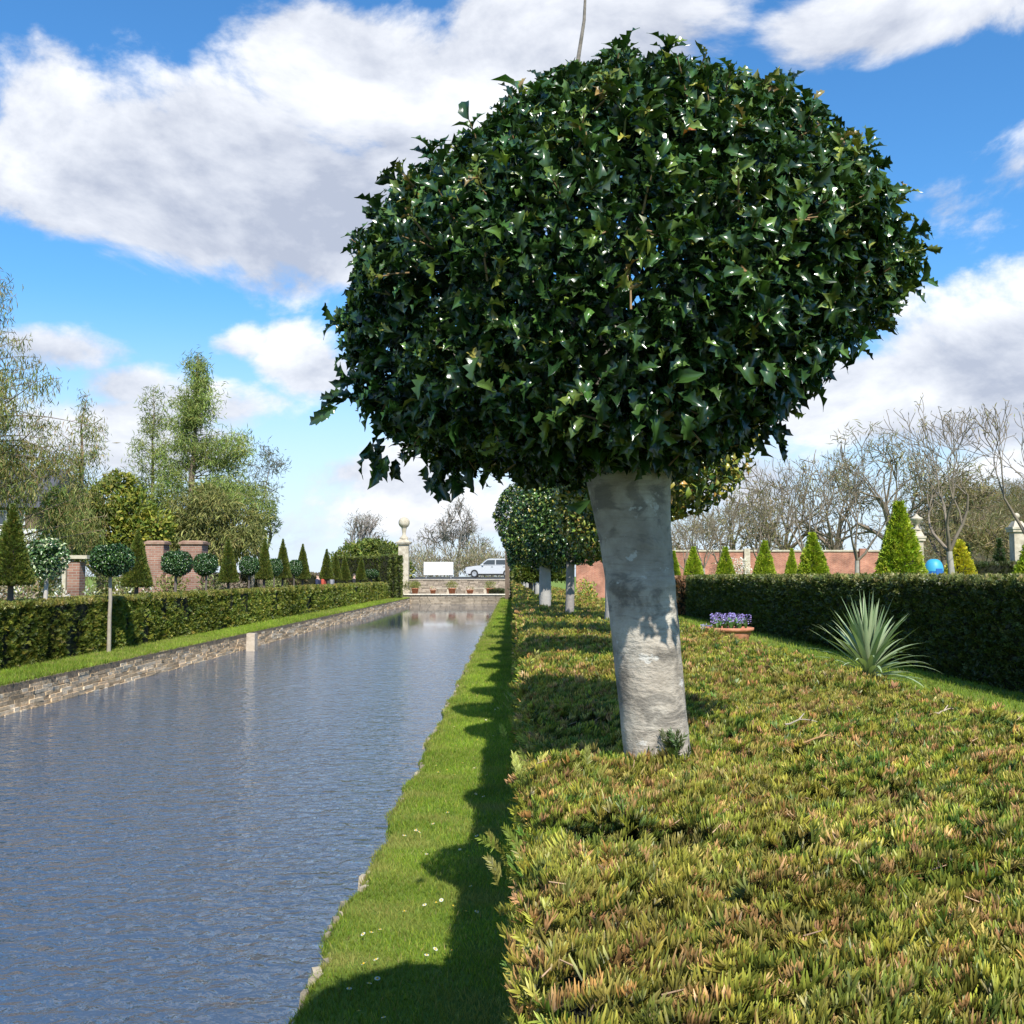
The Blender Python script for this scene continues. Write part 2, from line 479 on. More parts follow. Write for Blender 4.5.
COMB_N = [yew_comb(s) for s in range(10)]
COMB_M = [yew_comb(40 + s, 5, .55, .13, False) for s in range(6)]
SPRAY_N = [yew_spray(s) for s in range(8)]
SPRAY_M = [yew_spray(30 + s, 7, .42, .09, False) for s in range(5)]
SPRAY_F = [yew_spray(60 + s, 4, .45, .17, False) for s in range(5)]
GRASSB = (np.array([[-.06, 0, 0], [.06, 0, 0], [.03, .6, .02], [-.03, .6, .02], [0, 1, .15]]),
          np.array([[0, 1, 2, 3], [3, 2, 4, 4]]), np.array([.55, .55, 1, 1, 1.2]))
GRASSB = (np.array([[-.07, 0, 0], [.07, 0, 0], [.015, 1, .2]]), np.array([[0, 1, 2]]), np.array([.6, .6, 1.2]))


def multi(mb, Ts, pos, R, s, col, m=0):
    which = rng.integers(0, len(Ts), len(pos))
    for i, T in enumerate(Ts):
        k = which == i
        mb.scatter(T, pos[k], R[k], s[k], col[k], m)


def palette(n, cols, wts, jit=.18):
    cols = np.array(cols, float); w = np.array(wts, float); w /= w.sum()
    c = cols[rng.choice(len(cols), n, p=w)]
    return c * (1 + rng.normal(0, jit, (n, 1))) * (1 + rng.normal(0, .05, (n, 3)))


# ------------------------------------------------------------------ ground, water
WATER = -.45
LBX = -7.32            # left bank wall foot
LEDGE_Y = 76.0


def right_edge(y):
    y = np.asarray(y, float)
    return -.80 + .025 * np.sin(y * 2.3) + .018 * np.sin(y * 5.9 + 1) + .012 * np.sin(y * 13.1)


M_LAWN = noisy_mat('lawn', [(.09, .15, .015), (.15, .22, .025), (.21, .25, .045)], 2.2, .9, 1.0, 90, detail=10)
mb = MB()
ys = np.concatenate([[-60, -20], np.arange(-8, 30, .08), np.arange(30, LEDGE_Y + .01, .5)])
xe = right_edge(ys)
cols = [xe - .0, xe + .04, xe + .4, np.full_like(ys, 2.0), np.full_like(ys, 8.0), np.full_like(ys, 60.), np.full_like(ys, 1500.)]
X = np.stack(cols, 1); Y = np.repeat(ys[:, None], X.shape[1], 1); Z = np.zeros_like(X); Z[:, 0] = -.035
mb.grid(X, Y, Z)
mb.grid(np.stack([xe - .0, xe + .01], 1), np.stack([ys, ys], 1), np.stack([np.full_like(ys, -.035), np.full_like(ys, -.9)], 1))
yl = np.array([-60, -8, 0, 20, 40, 60, LEDGE_Y])
Xl = np.stack([np.full_like(yl, -1500.), np.full_like(yl, -60), np.full_like(yl, -9.0), np.full_like(yl, LBX - .28)], 1)
mb.grid(Xl, np.repeat(yl[:, None], 4, 1), np.zeros_like(Xl))
xf = np.array([-1500, -60, LBX - .28, -.8, 2, 8, 60, 1500.])
yf = np.array([LEDGE_Y, 90, 140, 2500.])
mb.grid(*np.meshgrid(xf, yf), np.zeros((4, 8)))
mb.grid(*np.meshgrid(np.array([-1500, 1500.]), np.array([-1500., -60])), np.zeros((2, 2)))
g = mb.build('lawn_ground', M_LAWN); tag(g, kind='structure')

m_w, nt_, N_, L_, P_ = new_mat('canal_water')
P_.inputs['Base Color'].default_value = (.050, .075, .115, 1); P_.inputs['Roughness'].default_value = .04
P_.inputs['IOR'].default_value = 1.40; P_.inputs['Specular IOR Level'].default_value = 1.0
tcw = N_.new('ShaderNodeTexCoord')
hs = []
for (scl, sx, sy, det, amp) in ((11, .85, 1.0, 3, .8), (3.6, .9, 1.0, 2, 1.2)):
    mpw = N_.new('ShaderNodeMapping'); mpw.inputs['Scale'].default_value = (sx, sy, 1); mpw.inputs['Rotation'].default_value = (0, 0, .15)
    L_.new(tcw.outputs['Object'], mpw.inputs[0])
    nz = N_.new('ShaderNodeTexNoise'); nz.inputs['Scale'].default_value = scl; nz.inputs['Detail'].default_value = det; nz.inputs['Roughness'].default_value = .5
    nz.inputs['Distortion'].default_value = .6
    L_.new(mpw.outputs[0], nz.inputs['Vector'])
    q = N_.new('ShaderNodeMath'); q.operation = 'MULTIPLY'; q.inputs[1].default_value = amp; L_.new(nz.outputs['Fac'], q.inputs[0]); hs.append(q.outputs[0])
sm = N_.new('ShaderNodeMath'); sm.operation = 'ADD'; L_.new(hs[0], sm.inputs[0]); L_.new(hs[1], sm.inputs[1])
bw = N_.new('ShaderNodeBump'); bw.inputs['Distance'].default_value = .045
# the far end lies sheltered: ripples die down along the canal
spw = N_.new('ShaderNodeSeparateXYZ'); L_.new(tcw.outputs['Object'], spw.inputs[0])
mrw = N_.new('ShaderNodeMapRange'); mrw.inputs['From Min'].default_value = 4; mrw.inputs['From Max'].default_value = 44
mrw.inputs['To Min'].default_value = 1.0; mrw.inputs['To Max'].default_value = .016
L_.new(spw.outputs[1], mrw.inputs['Value']); L_.new(mrw.outputs[0], bw.inputs['Strength'])
L_.new(sm.outputs[0], bw.inputs['Height']); L_.new(bw.outputs[0], P_.inputs['Normal'])
wat = MB().grid(*np.meshgrid(np.array([LBX - .3, -.72]), np.array([-60., LEDGE_Y + .1])), np.full((2, 2), WATER)).build('canal_water', m_w)
tag(wat, kind='structure')
bed = MB().grid(*np.meshgrid(np.array([LBX - .3, -.72]), np.array([-60., LEDGE_Y + .1])), np.full((2, 2), -.95)).build('canal_bed', M_SOIL)
tag(bed, kind='structure')


# stone retaining walls of the canal
def stone_wall(name, label, x_foot, x_top, y0, y1, z0, z1, course, lmin, lmax, cols, flip=1, cat='stone wall'):
    mb = MB()
    nz_ = int(round((z1 - z0) / course))
    for k in range(nz_):
        y = y0 + rng.uniform(0, .3); t = (k + .5) / nz_
        xc = x_foot + (x_top - x_foot) * t
        while y < y1:
            far = max(1.0, y / 22)
            l = rng.uniform(lmin, lmax) * far
            h = course * rng.uniform(.86, 1.02); dpt = .3
            c = np.array(cols[rng.integers(len(cols))]) * rng.uniform(.7, 1.25)
            j = rng.uniform(-.018, .014)
            mb.box(xc - flip * (dpt / 2) + j, y + l / 2, z0 + k * course + rng.uniform(-.006, .006), dpt, l * .985, h, c, rz=rng.uniform(-.02, .02), taper=rng.uniform(.975, 1))
            y += l
    mb.box((x_foot + x_top) / 2 - flip * .2, (y0 + y1) / 2, z0, .2, y1 - y0, (z1 - z0) * .99, (.30, .23, .16))
    o = mb.build(name, M_STONE)
    return tag(o, label, cat)


stone_wall('retaining_wall', 'rough brown stone retaining wall of stacked thin slabs along the far left canal bank', LBX, LBX - .26, 6, LEDGE_Y, -.72, -.02, .058, .16, .5,
           [(.58, .43, .27), (.66, .51, .34), (.48, .36, .23), (.62, .46, .30), (.72, .59, .43)])
stone_wall('canal_edging', 'low line of weathered edging stones between water and the near grass strip', -.79, -.785, 1.5, LEDGE_Y, -.66, -.10, .14, .18, .4,
           [(.40, .35, .27), (.30, .26, .20), (.50, .45, .36)], flip=-1, cat='stone edging')
for (px, d, lab) in ((253.5, 28.3, 'pale upright stone block set into the left canal wall midway along'), (404, 74.5, 'small pale upright stone at the far corner of the canal')):
    x = (px - 512) / 1024 * d
    mb = MB().box(x, d, -.7, .24, .34, .73, (.58, .48, .37), taper=.93)
    tag(mb.build('stone_block', M_STONE), lab, 'stone block')

# loose edge stones on the right bank, one ragged row, part of the bank
mb = MB()
for y in np.arange(3.2, 40, .10):
    if fnoise(np.array([[y, 0, 0]]), 1.6, 61)[0] > -.15 and rng.random() < .8:
        s = rng.uniform(.015, .05)
        mb.box(right_edge(y) + .012 + rng.uniform(-.02, .02), y, -.075, s * rng.uniform(.7, 1.1), s * rng.uniform(1, 2.2), rng.uniform(.05, .085), np.array([.42, .36, .27]) * rng.uniform(.6, 1.25), rz=rng.uniform(-.6, .6), taper=.75)
tag(mb.build('edge_rubble', M_STONE), 'broken rubble stones showing at the lip of the near grass bank', 'rubble', kind='stuff')

# terrace at the end of the canal
mb = MB()
mb.box(-4.0, 79.6, -.9, 8.6, 7.0, 1.10, (.40, .33, .25))
for k in range(7):
    x = -8.2
    while x < .2:
        l = rng.uniform(.35, .8)
        mb.box(x + l / 2, 76.07, -.62 + k * .115, l * .95, .14, .105, np.array([.40, .33, .25]) * rng.uniform(.6, 1.3)); x += l
tt = mb.build('terrace_wall', M_STONE); tag(tt, 'stone terrace wall closing the far end of the canal', 'terrace')
cp = MB().box(-4.0, 76.15, .20, 8.7, .5, .08, (.80, .74, .62)).build('coping', M_STONE, tt)
low = MB()
for k in range(9):
    x = -9.5
    while x < 1.0:
        l = rng.uniform(.3, .7)
        low.box(x + l / 2, 82.6, .2 + k * .12, l * .96, .4, .115, np.array([.36, .30, .24]) * rng.uniform(.6, 1.3)); x += l
lw = low.build('garden_wall', M_STONE); tag(lw, 'low rubble garden wall behind the potted plants', 'stone wall')
MB().box(-4.2, 82.6, 1.285, 10.6, .5, .07, (.5, .45, .38)).build('coping', M_STONE, lw)
mb = MB().grid(*np.meshgrid(np.array([-17., 1.2]), np.array([82.8, 87, 100, 130])), np.array([[1.33, 1.33], [1.36, 1.36], [1.42, 1.42], [1.5, 1.5]]))
mb.box(-7.9, 106, 0, 18.0, 46.2, 1.3, (.1, .1, .08))
tag(mb.build('road_embankment', M_ROAD), kind='structure')

# ------------------------------------------------------------------ grass blades and daisies
def lawn_blades(x0, x1, y0, y1, dens, h, w=None, left_edge=False):
    n = int((x1 - x0) * (y1 - y0) * dens)
    y = rng.uniform(y0, y1, n)
    x = rng.uniform(0, 1, n)
    lo = right_edge(y) - .015 if left_edge else np.full(n, x0)
    x = lo + (x1 - lo) * x
    p = np.stack([x, y, np.full(n, -.005)], 1)
    if left_edge:
        p[:, 2] -= np.clip(.05 - (x - lo), 0, .05) * .7
    d = unit(np.stack([rng.normal(0, .45, n), rng.normal(0, .45, n), np.ones(n)], 1))
    R = frame(d, runit(n))
    s = h * rng.uniform(.55, 1.25, n)
    pt = fnoise(p * np.array([1, 1, 0]), 2.2, 3)
    c = palette(n, [(.21, .31, .03), (.27, .36, .035), (.14, .24, .02), (.36, .37, .07), (.40, .32, .13)], [4, 4, 2, 1.2, .5])
    if left_edge:
        dry = 1.4 * np.clip(1 - (x - lo) / .22, 0, 1) * rng.uniform(0, 1, n) * (pt > -.2)
        c = c * np.clip(1 - .6 * dry[:, None], 0, 1) + np.array([.30, .23, .09]) * .6 * dry[:, None]
    c *= (1 + .34 * pt[:, None])
    straw = (np.clip(fnoise(p * np.array([1, 1, 0]), 4.5, 4) - .25, 0, 1) * 1.2)[:, None]
    c = c * (1 - straw) + np.array([.36, .33, .10]) * straw
    return p, R, s, c


mb = MB()
for a in ((-.8, .06, 2.9, 6.0, 17000, .030), (-.8, .06, 6.0, 12.0, 9000, .036), (-.8, .08, 12, 26, 3500, .05), (-.8, .1, 26, 75, 700, .075)):
    p, R, s, c = lawn_blades(*a, left_edge=True)
    mb.scatter(GRASSB, p, R, s, c)
for a in ((LBX - 1.3, LBX - .1, 14, 34, 1500, .07), (LBX - 1.3, LBX - .1, 34, 75, 500, .1), (2.2, 7.2, 9, 22, 700, .07), (2.2, 7.2, 22, 44, 250, .1)):
    p, R, s, c = lawn_blades(*a)
    mb.scatter(GRASSB, p, R, s, c)
tag(mb.build('short_grass', M_GRASS), 'short mown green grass along the canal banks', 'grass', kind='stuff')

mb = MB()
t = np.arange(10) / 10 * 2 * PI
dv = [(0, 0, .012)]
for a in t:
    for q in (-.22, .22):
        dv.append((.011 * math.cos(a + q), .011 * math.sin(a + q), .013))
mb.add(np.array(dv), [[0, 1 + 2 * i, 2 + 2 * i] for i in range(10)], (.85, .85, .82))
mb.lathe([(.0001, .017), (.003, .0165), (.0045, .0145), (.005, .012)], 8, (.75, .5, .05))
mb.tubes([(np.array([0, 0, -.03]), np.array([0, 0, .012]), .001, .001)], 4, (.1, .2, .03))
daisy = mb.build('daisy', M_PETAL)
tag(daisy, 'tiny white daisy in the mown grass of the near bank', 'daisy', 'daisies in the near grass strip')
spots = [(-.62, 4.0), (-.56, 4.05), (-.60, 4.25), (-.55, 4.3), (-.52, 4.1), (-.36, 4.35), (-.33, 4.42), (-.25, 4.4), (-.66, 4.6), (-.62, 4.62), (-.6, 4.66),
         (-.42, 5.0), (-.36, 5.02), (-.35, 5.08), (-.28, 4.98), (-.22, 4.9), (-.17, 4.9), (-.5, 4.9), (-.15, 4.9), (-.2, 5.3), (-.65, 6.3), (-.58, 6.4), (-.57, 6.45), (-.6, 6.42), (-.49, 6.6),
         (-.25, 6.2), (-.2, 6.3), (-.16, 6.5), (-.42, 6.9), (-.3, 6.0), (-.24, 5.85), (-.6, 8.3), (-.52, 8.4), (-.45, 8.2), (-.62, 8.6), (-.4, 8.7), (-.3, 8.5), (-.18, 8.2), (-.5, 9.6), (-.55, 9.7),
         (-.35, 9.9), (-.2, 10.2), (-.58, 10.8), (-.3, 11.3), (-.2, 12.2), (-.17, 12.3), (-.55, 3.8), (-.45, 3.75), (-.5, 5.9), (-.2, 7.4), (-.26, 7.5)]
for i, (x, y) in enumerate(spots):
    o = daisy if i == 0 else daisy.copy()
    if i: COL.objects.link(o)
    o.location = (x + rng.normal(0, .01), y, .022); o.rotation_euler = (rng.uniform(-.6, .1), rng.uniform(-.3, .3), rng.uniform(0, 6)); s = rng.uniform(.75, 1.15); o.scale = (s, s, s)

# ------------------------------------------------------------------ the near yew hedge
HT = 1.115


def hx0(y):
    return -.01 + .011 * np.minimum(y, 9)


HX1 = 1.80
S_ = .62                       # the near hedge and holly stand close to the lens: laid out at arm's length, then set to real size about the eye
GZ = CAM_H - CAM_H / S_
YM = 118.0


def near(mb):
    o = np.array([0, 0, CAM_H])
    mb.v = [o + S_ * (v - o) for v in mb.v]
    return mb




def htop(x, y):
    p = np.stack([x, y, np.zeros_like(x)], 1)
    z = HT + .016 * fnoise(p, 2.0, 5) + .014 * fnoise(p, 6.0, 6) + .012 * fnoise(p, 15.0, 74)
    z -= .05 * np.exp(-(((x - .16) / .2) ** 2 + ((y - 3.35) / .35) ** 2))     # a dip beside the trunk
    z += .02 * np.exp(-(((x - .15) / .2) ** 2 + ((y - 2.65) / .2) ** 2))
    z -= .05 * np.clip(1 - (x - hx0(y)) / .08, 0, 1) ** 2
    return z


YC = [(.36, .34, .045), (.25, .285, .036), (.44, .25, .10), (.085, .15, .02), (.24, .22, .045), (.55, .30, .09), (.42, .35, .09)]
YWT = [2.4, 3.4, 1.8, 2.8, 2.0, .3, .8]


def hedge_top(mb, y0, y1, dens, size, Ts, depth=.05):
    n = int((HX1 - .0) * (y1 - y0) * dens)
    y = rng.uniform(y0, y1, n); x = hx0(y) + (HX1 - hx0(y)) * rng.uniform(0, 1, n)
    p = np.stack([x, y, htop(x, y)], 1)
    lowf = fnoise(p, 1.7, 8)
    hole = fnoise(p, 6.5, 9) + .4 * fnoise(p, 17, 10)
    keep = rng.uniform(0, 1, n) < np.clip(.98 + hole * 1.35, .04, 1)
    p, lowf, hole = p[keep], lowf[keep], hole[keep]; n = len(p)
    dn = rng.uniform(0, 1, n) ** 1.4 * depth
    s = size * rng.uniform(.65, 1.25, n)
    if Ts is COMB_N or Ts is COMB_M:
        an = 2.2 * fnoise(p, 7, 71) + rng.normal(0, .7, n)
        d = unit(np.stack([np.cos(an), np.sin(an), rng.normal(.12, .35, n)], 1))
        up = unit(np.stack([.45 * fnoise(p, 9, 73) + rng.normal(0, .22, n), .45 * fnoise(p, 9, 76) + rng.normal(-.1, .22, n), np.ones(n)], 1))
        R = frame(d, up)
        p[:, 2] -= dn + s * .42
    else:
        d = unit(np.stack([rng.normal(0, .5, n), rng.normal(-.1, .5, n), np.ones(n)], 1))
        R = frame(d, unit(runit(n) + np.array([0, -.5, .3])))
        p[:, 2] -= dn + s * .72
    c = palette(n, YC, YWT) * (1 + .18 * fnoise(p, 13, 75))[:, None]
    # patches: bronzed areas
    w = np.clip(.3 + .9 * lowf, 0, 1)[:, None] * .30
    c = c * (1 - w) + np.array([.32, .19, .055]) * w
    w2 = (np.clip(dn / depth, 0, 1) ** 1.5)[:, None] * .7  # deeper shoots go darker: shade within the hedge put into the colour
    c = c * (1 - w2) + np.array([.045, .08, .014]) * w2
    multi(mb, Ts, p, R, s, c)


mb = MB()
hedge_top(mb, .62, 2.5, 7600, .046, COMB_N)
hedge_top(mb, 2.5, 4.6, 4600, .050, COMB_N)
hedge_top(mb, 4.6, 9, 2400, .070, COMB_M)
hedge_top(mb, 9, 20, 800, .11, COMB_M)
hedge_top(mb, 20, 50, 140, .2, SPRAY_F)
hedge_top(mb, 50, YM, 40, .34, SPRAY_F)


def hedge_side(mb, x, sgn, y0, y1, z0, z1, dens, size, Ts, cols, wts, depth=.06, bulge=0.):
    n = int((y1 - y0) * (z1 - z0) * dens)
    y = rng.uniform(y0, y1, n); z = rng.uniform(z0, z1, n)
    xx = (x(y) if callable(x) else np.full(n, x)) + sgn * (bulge * np.sin(y * 5.2) - rng.uniform(0, 1, n) * depth)
    p = np.stack([xx, y, z], 1)
    keep = rng.uniform(0, 1, n) < np.clip(1.1 + fnoise(p, 3.5, 12) * .8, .1, 1)
    p = p[keep]; n = len(p)
    d = unit(np.stack([sgn * np.abs(rng.normal(.7, .3, n)), rng.normal(0, .5, n), rng.normal(.55, .5, n)], 1))
    R = frame(d, unit(runit(n) + np.array([sgn * .3, -.2, .8])))
    s = size * rng.uniform(.6, 1.2, n)
    p -= d * (s * .6)[:, None]
    multi(mb, Ts, p, R, s, palette(n, cols, wts))


hedge_side(mb, hx0, -1, .62, 5, GZ, 1.07, 1800, .06, SPRAY_N[:4], YC, YWT)
hedge_side(mb, hx0, -1, 5, 14, GZ, 1.07, 600, .10, SPRAY_M, YC, YWT)
hedge_side(mb, hx0, -1, 14, YM, GZ, 1.07, 70, .24, SPRAY_F, YC, YWT)
hedge_side(mb, lambda y: np.full_like(y, HX1), 1, .62, 14, GZ, 1.07, 350, .10, SPRAY_M, YC, YWT)
hedge_side(mb, lambda y: np.full_like(y, HX1), 1, 14, YM, GZ, 1.07, 50, .24, SPRAY_F, YC, YWT)
nc = 420                                                       # cut stems and dead bits among the shoots
x = rng.uniform(.03, HX1 - .05, nc); y = .65 + 5 * rng.uniform(0, 1, nc) ** 1.5
p = np.stack([x, y, htop(x, y) - rng.uniform(.004, .03, nc)], 1); d = unit(np.stack([rng.normal(0, 1, nc), rng.normal(0, 1, nc), rng.uniform(.1, 1, nc)], 1))
tmp = MB().tubes([(p[i] - d[i] * .02, p[i] + d[i] * rng.uniform(.0, .012), .0014, .001) for i in range(nc)], 4, (.38, .25, .15), 1, .4)
mb.f += [f + mb.n for f in tmp.f]; mb.v += tmp.v; mb.c += tmp.c; mb.m += tmp.m; mb.n += tmp.n
# longer shoots that escaped the shears on the water side
sh = [(-.0, 2.05, 1.05, -.4, -.2), (.0, 3.75, 1.06, -.4, -.2), (.01, 4.4, 1.06, -.5, .1), (-.02, 2.4, .98, -.6, -.3), (.02, 2.72, 1.10, -.2, .1), (.1, 2.66, 1.11, .1, -.1), (.2, 2.6, 1.12, .2, -.1)]
n = len(sh) * 5
P = np.repeat(np.array([[a, b, c - .03] for a, b, c, _, _ in sh]), 5, 0) + rng.normal(0, .022, (n, 3))
D = np.repeat(np.array([[dx, dy, .75] for *_, dx, dy in sh]), 5, 0) + rng.normal(0, .25, (n, 3))
multi(mb, SPRAY_N, P, frame(D, np.array([.2, -.9, .5]) + rng.normal(0, .3, (n, 3))), np.full(n, .05), palette(n, [(.24, .26, .05), (.20, .24, .04), (.30, .30, .07)], [1, 1, 1]))
# dark green sprig at the foot of the trunk
n = 26
P = np.tile(np.array([.43, 2.745, 1.08]), (n, 1)) + np.stack([rng.normal(0, .012, n), rng.normal(0, .012, n), rng.uniform(0, .07, n)], 1)
D = np.stack([rng.normal(0, .45, n), rng.normal(-.2, .3, n), np.ones(n)], 1)
multi(mb, SPRAY_N, P, frame(D, runit(n)), np.full(n, .05), palette(n, [(.05, .08, .015), (.07, .1, .02)], [1, 1]))
near_hedge = thing('yew_hedge', 'wide knee-deep-textured yellow-green and bronze yew hedge clipped flat, filling the near right foreground', 'hedge', (.95 * S_, .6 * S_, 0))
near_hedge['label'] = 'wide flat-topped yellow-green and bronze yew hedge filling the near right foreground'
NIM = Matrix.Translation((-.95 * S_, -.6 * S_, 0))
near(mb).build('foliage', [M_YEW, M_TWIG], near_hedge).matrix_parent_inverse = NIM
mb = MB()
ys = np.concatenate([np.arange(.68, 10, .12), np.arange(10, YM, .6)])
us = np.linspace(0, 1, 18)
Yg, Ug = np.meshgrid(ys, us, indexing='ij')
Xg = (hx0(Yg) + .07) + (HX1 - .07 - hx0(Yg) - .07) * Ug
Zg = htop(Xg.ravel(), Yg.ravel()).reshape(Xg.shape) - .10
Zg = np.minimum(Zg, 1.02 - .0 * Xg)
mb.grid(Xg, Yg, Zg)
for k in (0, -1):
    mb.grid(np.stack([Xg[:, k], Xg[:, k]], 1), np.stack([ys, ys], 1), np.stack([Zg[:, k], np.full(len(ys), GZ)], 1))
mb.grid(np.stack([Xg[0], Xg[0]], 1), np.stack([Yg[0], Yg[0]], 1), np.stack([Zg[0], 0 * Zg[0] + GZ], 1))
near(mb).build('dark_core', M_CORE, near_hedge).matrix_parent_inverse = NIM  # solid dark core below the shoots, standing in for the shaded inside

# twigs lying on the hedge
for (px, py, d, L_tw, ang, lab, c, bend) in ((785, 730, 3.32, .13, .35, 'short grey broken twig lying on the hedge right of the big trunk', (.40, .34, .26), .01),
                                          (800, 762, 2.95, .13, .30, 'long pale orange dead shoot lying across the yew hedge', (.40, .24, .10), .008),
                                          (935, 722, 3.6, .07, .2, 'small pale dead twig on the hedge in front of the spiky plant', (.5, .4, .28), .005)):
    p = W(px, py, d); p[2] = 1.125
    segs = []
    q = p.copy(); u_ = np.array([math.cos(ang), math.sin(ang) * .5, .03])
    for i in range(6):
        q2 = q + u_ * L_tw / 6 + np.array([0, 0, bend * math.sin(i)]) + rng.normal(0, .003, 3)
        segs.append((q, q2, .0035 * (1 - i / 9), .0035 * (1 - (i + 1) / 9))); q = q2
        if i in (2, 4):
            segs.append((q, q + np.array([.01, .012, .006]) * (1 if i == 2 else -1) + np.array([.01, 0, .012]), .003, .0015))
    tag(near(MB().tubes(segs, 6, c)).build('twig', M_TWIG), lab, 'twig')

# ------------------------------------------------------------------ the big holly
TX, TY = .40, 2.86
hol = thing('holly_tree', 'big dome-shaped clipped holly with glossy dark spiny leaves and thick grey trunk in the foreground', 'tree', (TX * S_, TY * S_, 0))
IM = Matrix.Translation((-TX * S_, -TY * S_, 0))

# trunk
zs = np.concatenate([np.linspace(GZ, 1.0, 8), np.linspace(1.02, 2.0, 110)])
nth = 72
th = np.arange(nth) / nth * 2 * PI
cx = np.interp(zs, [GZ, 1.1, 1.5, 1.7, 1.85, 2.1], [.45, .40, .366, .345, .318, .305])
rr = np.interp(zs, [GZ, 1.0, 1.12, 1.3, 1.5, 1.66, 1.80, 1.9, 2.0], [.12, .098, .092, .093, .095, .099, .109, .119, .126])
Pz = np.repeat(zs[:, None], nth, 1); Pt = np.repeat(th[None], len(zs), 0)
base = np.stack([np.cos(Pt) * 1.0, np.sin(Pt) * 1.0, Pz * 3.0], -1).reshape(-1, 3)
disp = .0045 * fnoise(base, 1.3, 21) + .0013 * fnoise(base * np.array([1, 1, 6]), 1.6, 22) + .0006 * fnoise(base * np.array([1, 1, 14]), 2.0, 23)
R_ = rr[:, None] + disp.reshape(len(zs), nth)
# fluting where limbs leave at the top
R_ += np.clip((Pz - 1.72) / .25, 0, 1) * .02 * np.cos(3 * Pt + .6)
for (zc, tc_, wd, am) in ((1.575, -2.35, .05, .014), (1.56, -1.5, .06, .010), (1.58, -.85, .05, .009), (1.40, -1.2, .035, .006), (1.68, -1.25, .03, .004)):
    R_ += am * np.exp(-((Pz - zc) / (wd * .6)) ** 2 - ((Pt - (tc_ % (2 * PI))) / .45) ** 2)
Xt = cx[:, None] + R_ * np.cos(Pt); Yt = TY + R_ * np.sin(Pt)
v = np.stack([Xt, Yt, Pz], -1).reshape(-1, 3)
I = np.arange(len(zs) * nth).reshape(len(zs), nth); J = np.roll(I, -1, 1)
F = np.stack([I[:-1], J[:-1], J[1:], I[1:]], -1).reshape(-1, 4)

mbk, ntb, Nb, Lb, Pb = new_mat('smooth_grey_bark')
tcb = Nb.new('ShaderNodeTexCoord')


def bnoise(scale, st, det=6, dist=0.):
    mp = Nb.new('ShaderNodeMapping'); mp.inputs['Scale'].default_value = st; Lb.new(tcb.outputs['Object'], mp.inputs[0])
    n = Nb.new('ShaderNodeTexNoise'); n.inputs['Scale'].default_value = scale; n.inputs['Detail'].default_value = det; n.inputs['Distortion'].default_value = dist
    n.inputs['Roughness'].default_value = .62
    Lb.new(mp.outputs[0], n.inputs['Vector']); return n.outputs['Fac']


def bramp(fac, stops):
    r = Nb.new('ShaderNodeValToRGB'); e = r.color_ramp.elements
    while len(e) < len(stops): e.new(.5)
    for i, (p, c) in enumerate(stops): e[i].position = p; e[i].color = (*c, 1)
    Lb.new(fac, r.inputs[0]); return r.outputs[0]


def bmix(a, b, f, mode='MIX'):
    m = Nb.new('ShaderNodeMixRGB'); m.blend_type = mode
    for i, x in ((1, a), (2, b)):
        if isinstance(x, tuple): m.inputs[i].default_value = (*x, 1)
        else: Lb.new(x, m.inputs[i])
    if isinstance(f, float): m.inputs[0].default_value = f
    else: Lb.new(f, m.inputs[0])
    return m.outputs[0]


basec = bramp(bnoise(12, (1, 1, .9), 8), [(.3, (.22, .185, .14)), (.5, (.39, .34, .27)), (.68, (.54, .49, .40))])
lines = bramp(bnoise(8, (1.2, 1.2, 15), 7, .7), [(.40, (0, 0, 0)), (.46, (1, 1, 1)), (.50, (1, 1, 1))])
c1 = bmix((.14, .12, .10), basec, lines)
c1 = bmix(basec, c1, .22)
blot = bramp(bnoise(15, (1, 1, 1.5), 9, .6), [(.51, (0, 0, 0)), (.60, (1, 1, 1))])
c2 = bmix(c1, (.10, .09, .075), bmix((0, 0, 0), blot, .62))
lich = bramp(bnoise(26, (1, 1, 1.4), 6), [(.62, (0, 0, 0)), (.66, (1, 1, 1))])
c3 = bmix(c2, (.62, .60, .54), bmix((0, 0, 0), lich, .7))
Lb.new(c3, Pb.inputs['Base Color']); Pb.inputs['Roughness'].default_value = .75; Pb.inputs['Specular IOR Level'].default_value = .3
bb = Nb.new('ShaderNodeBump'); bb.inputs['Strength'].default_value = .25; bb.inputs['Distance'].default_value = .004
Lb.new(lines, bb.inputs['Height'])
bb2 = Nb.new('ShaderNodeBump'); bb2.inputs['Strength'].default_value = .9; bb2.inputs['Distance'].default_value = .004
Lb.new(bnoise(85, (1, 1, 1.6), 6), bb2.inputs['Height']); Lb.new(bb.outputs[0], bb2.inputs['Normal']); Lb.new(bb2.outputs[0], Pb.inputs['Normal'])
M_BARK = mbk
trunk = near(MB().add(v, F)).build('trunk', M_BARK, hol, smooth=True); trunk.matrix_parent_inverse = IM
# main limbs
segs = []


def limb(p, d, L0, r, n, lift=.0, wig=.12, taper=.55):
    q = np.array(p, float); d = unit(np.array(d, float)); o = []
    for i in range(n):
        d = unit(d + rng.normal(0, wig, 3) + np.array([0, 0, lift]))
        q2 = q + d * L0 / n
        a = r * (1 - (1 - taper) * i / n); b = r * (1 - (1 - taper) * (i + 1) / n)
        o.append((q, q2, a, b)); q = q2
    return o, q, d


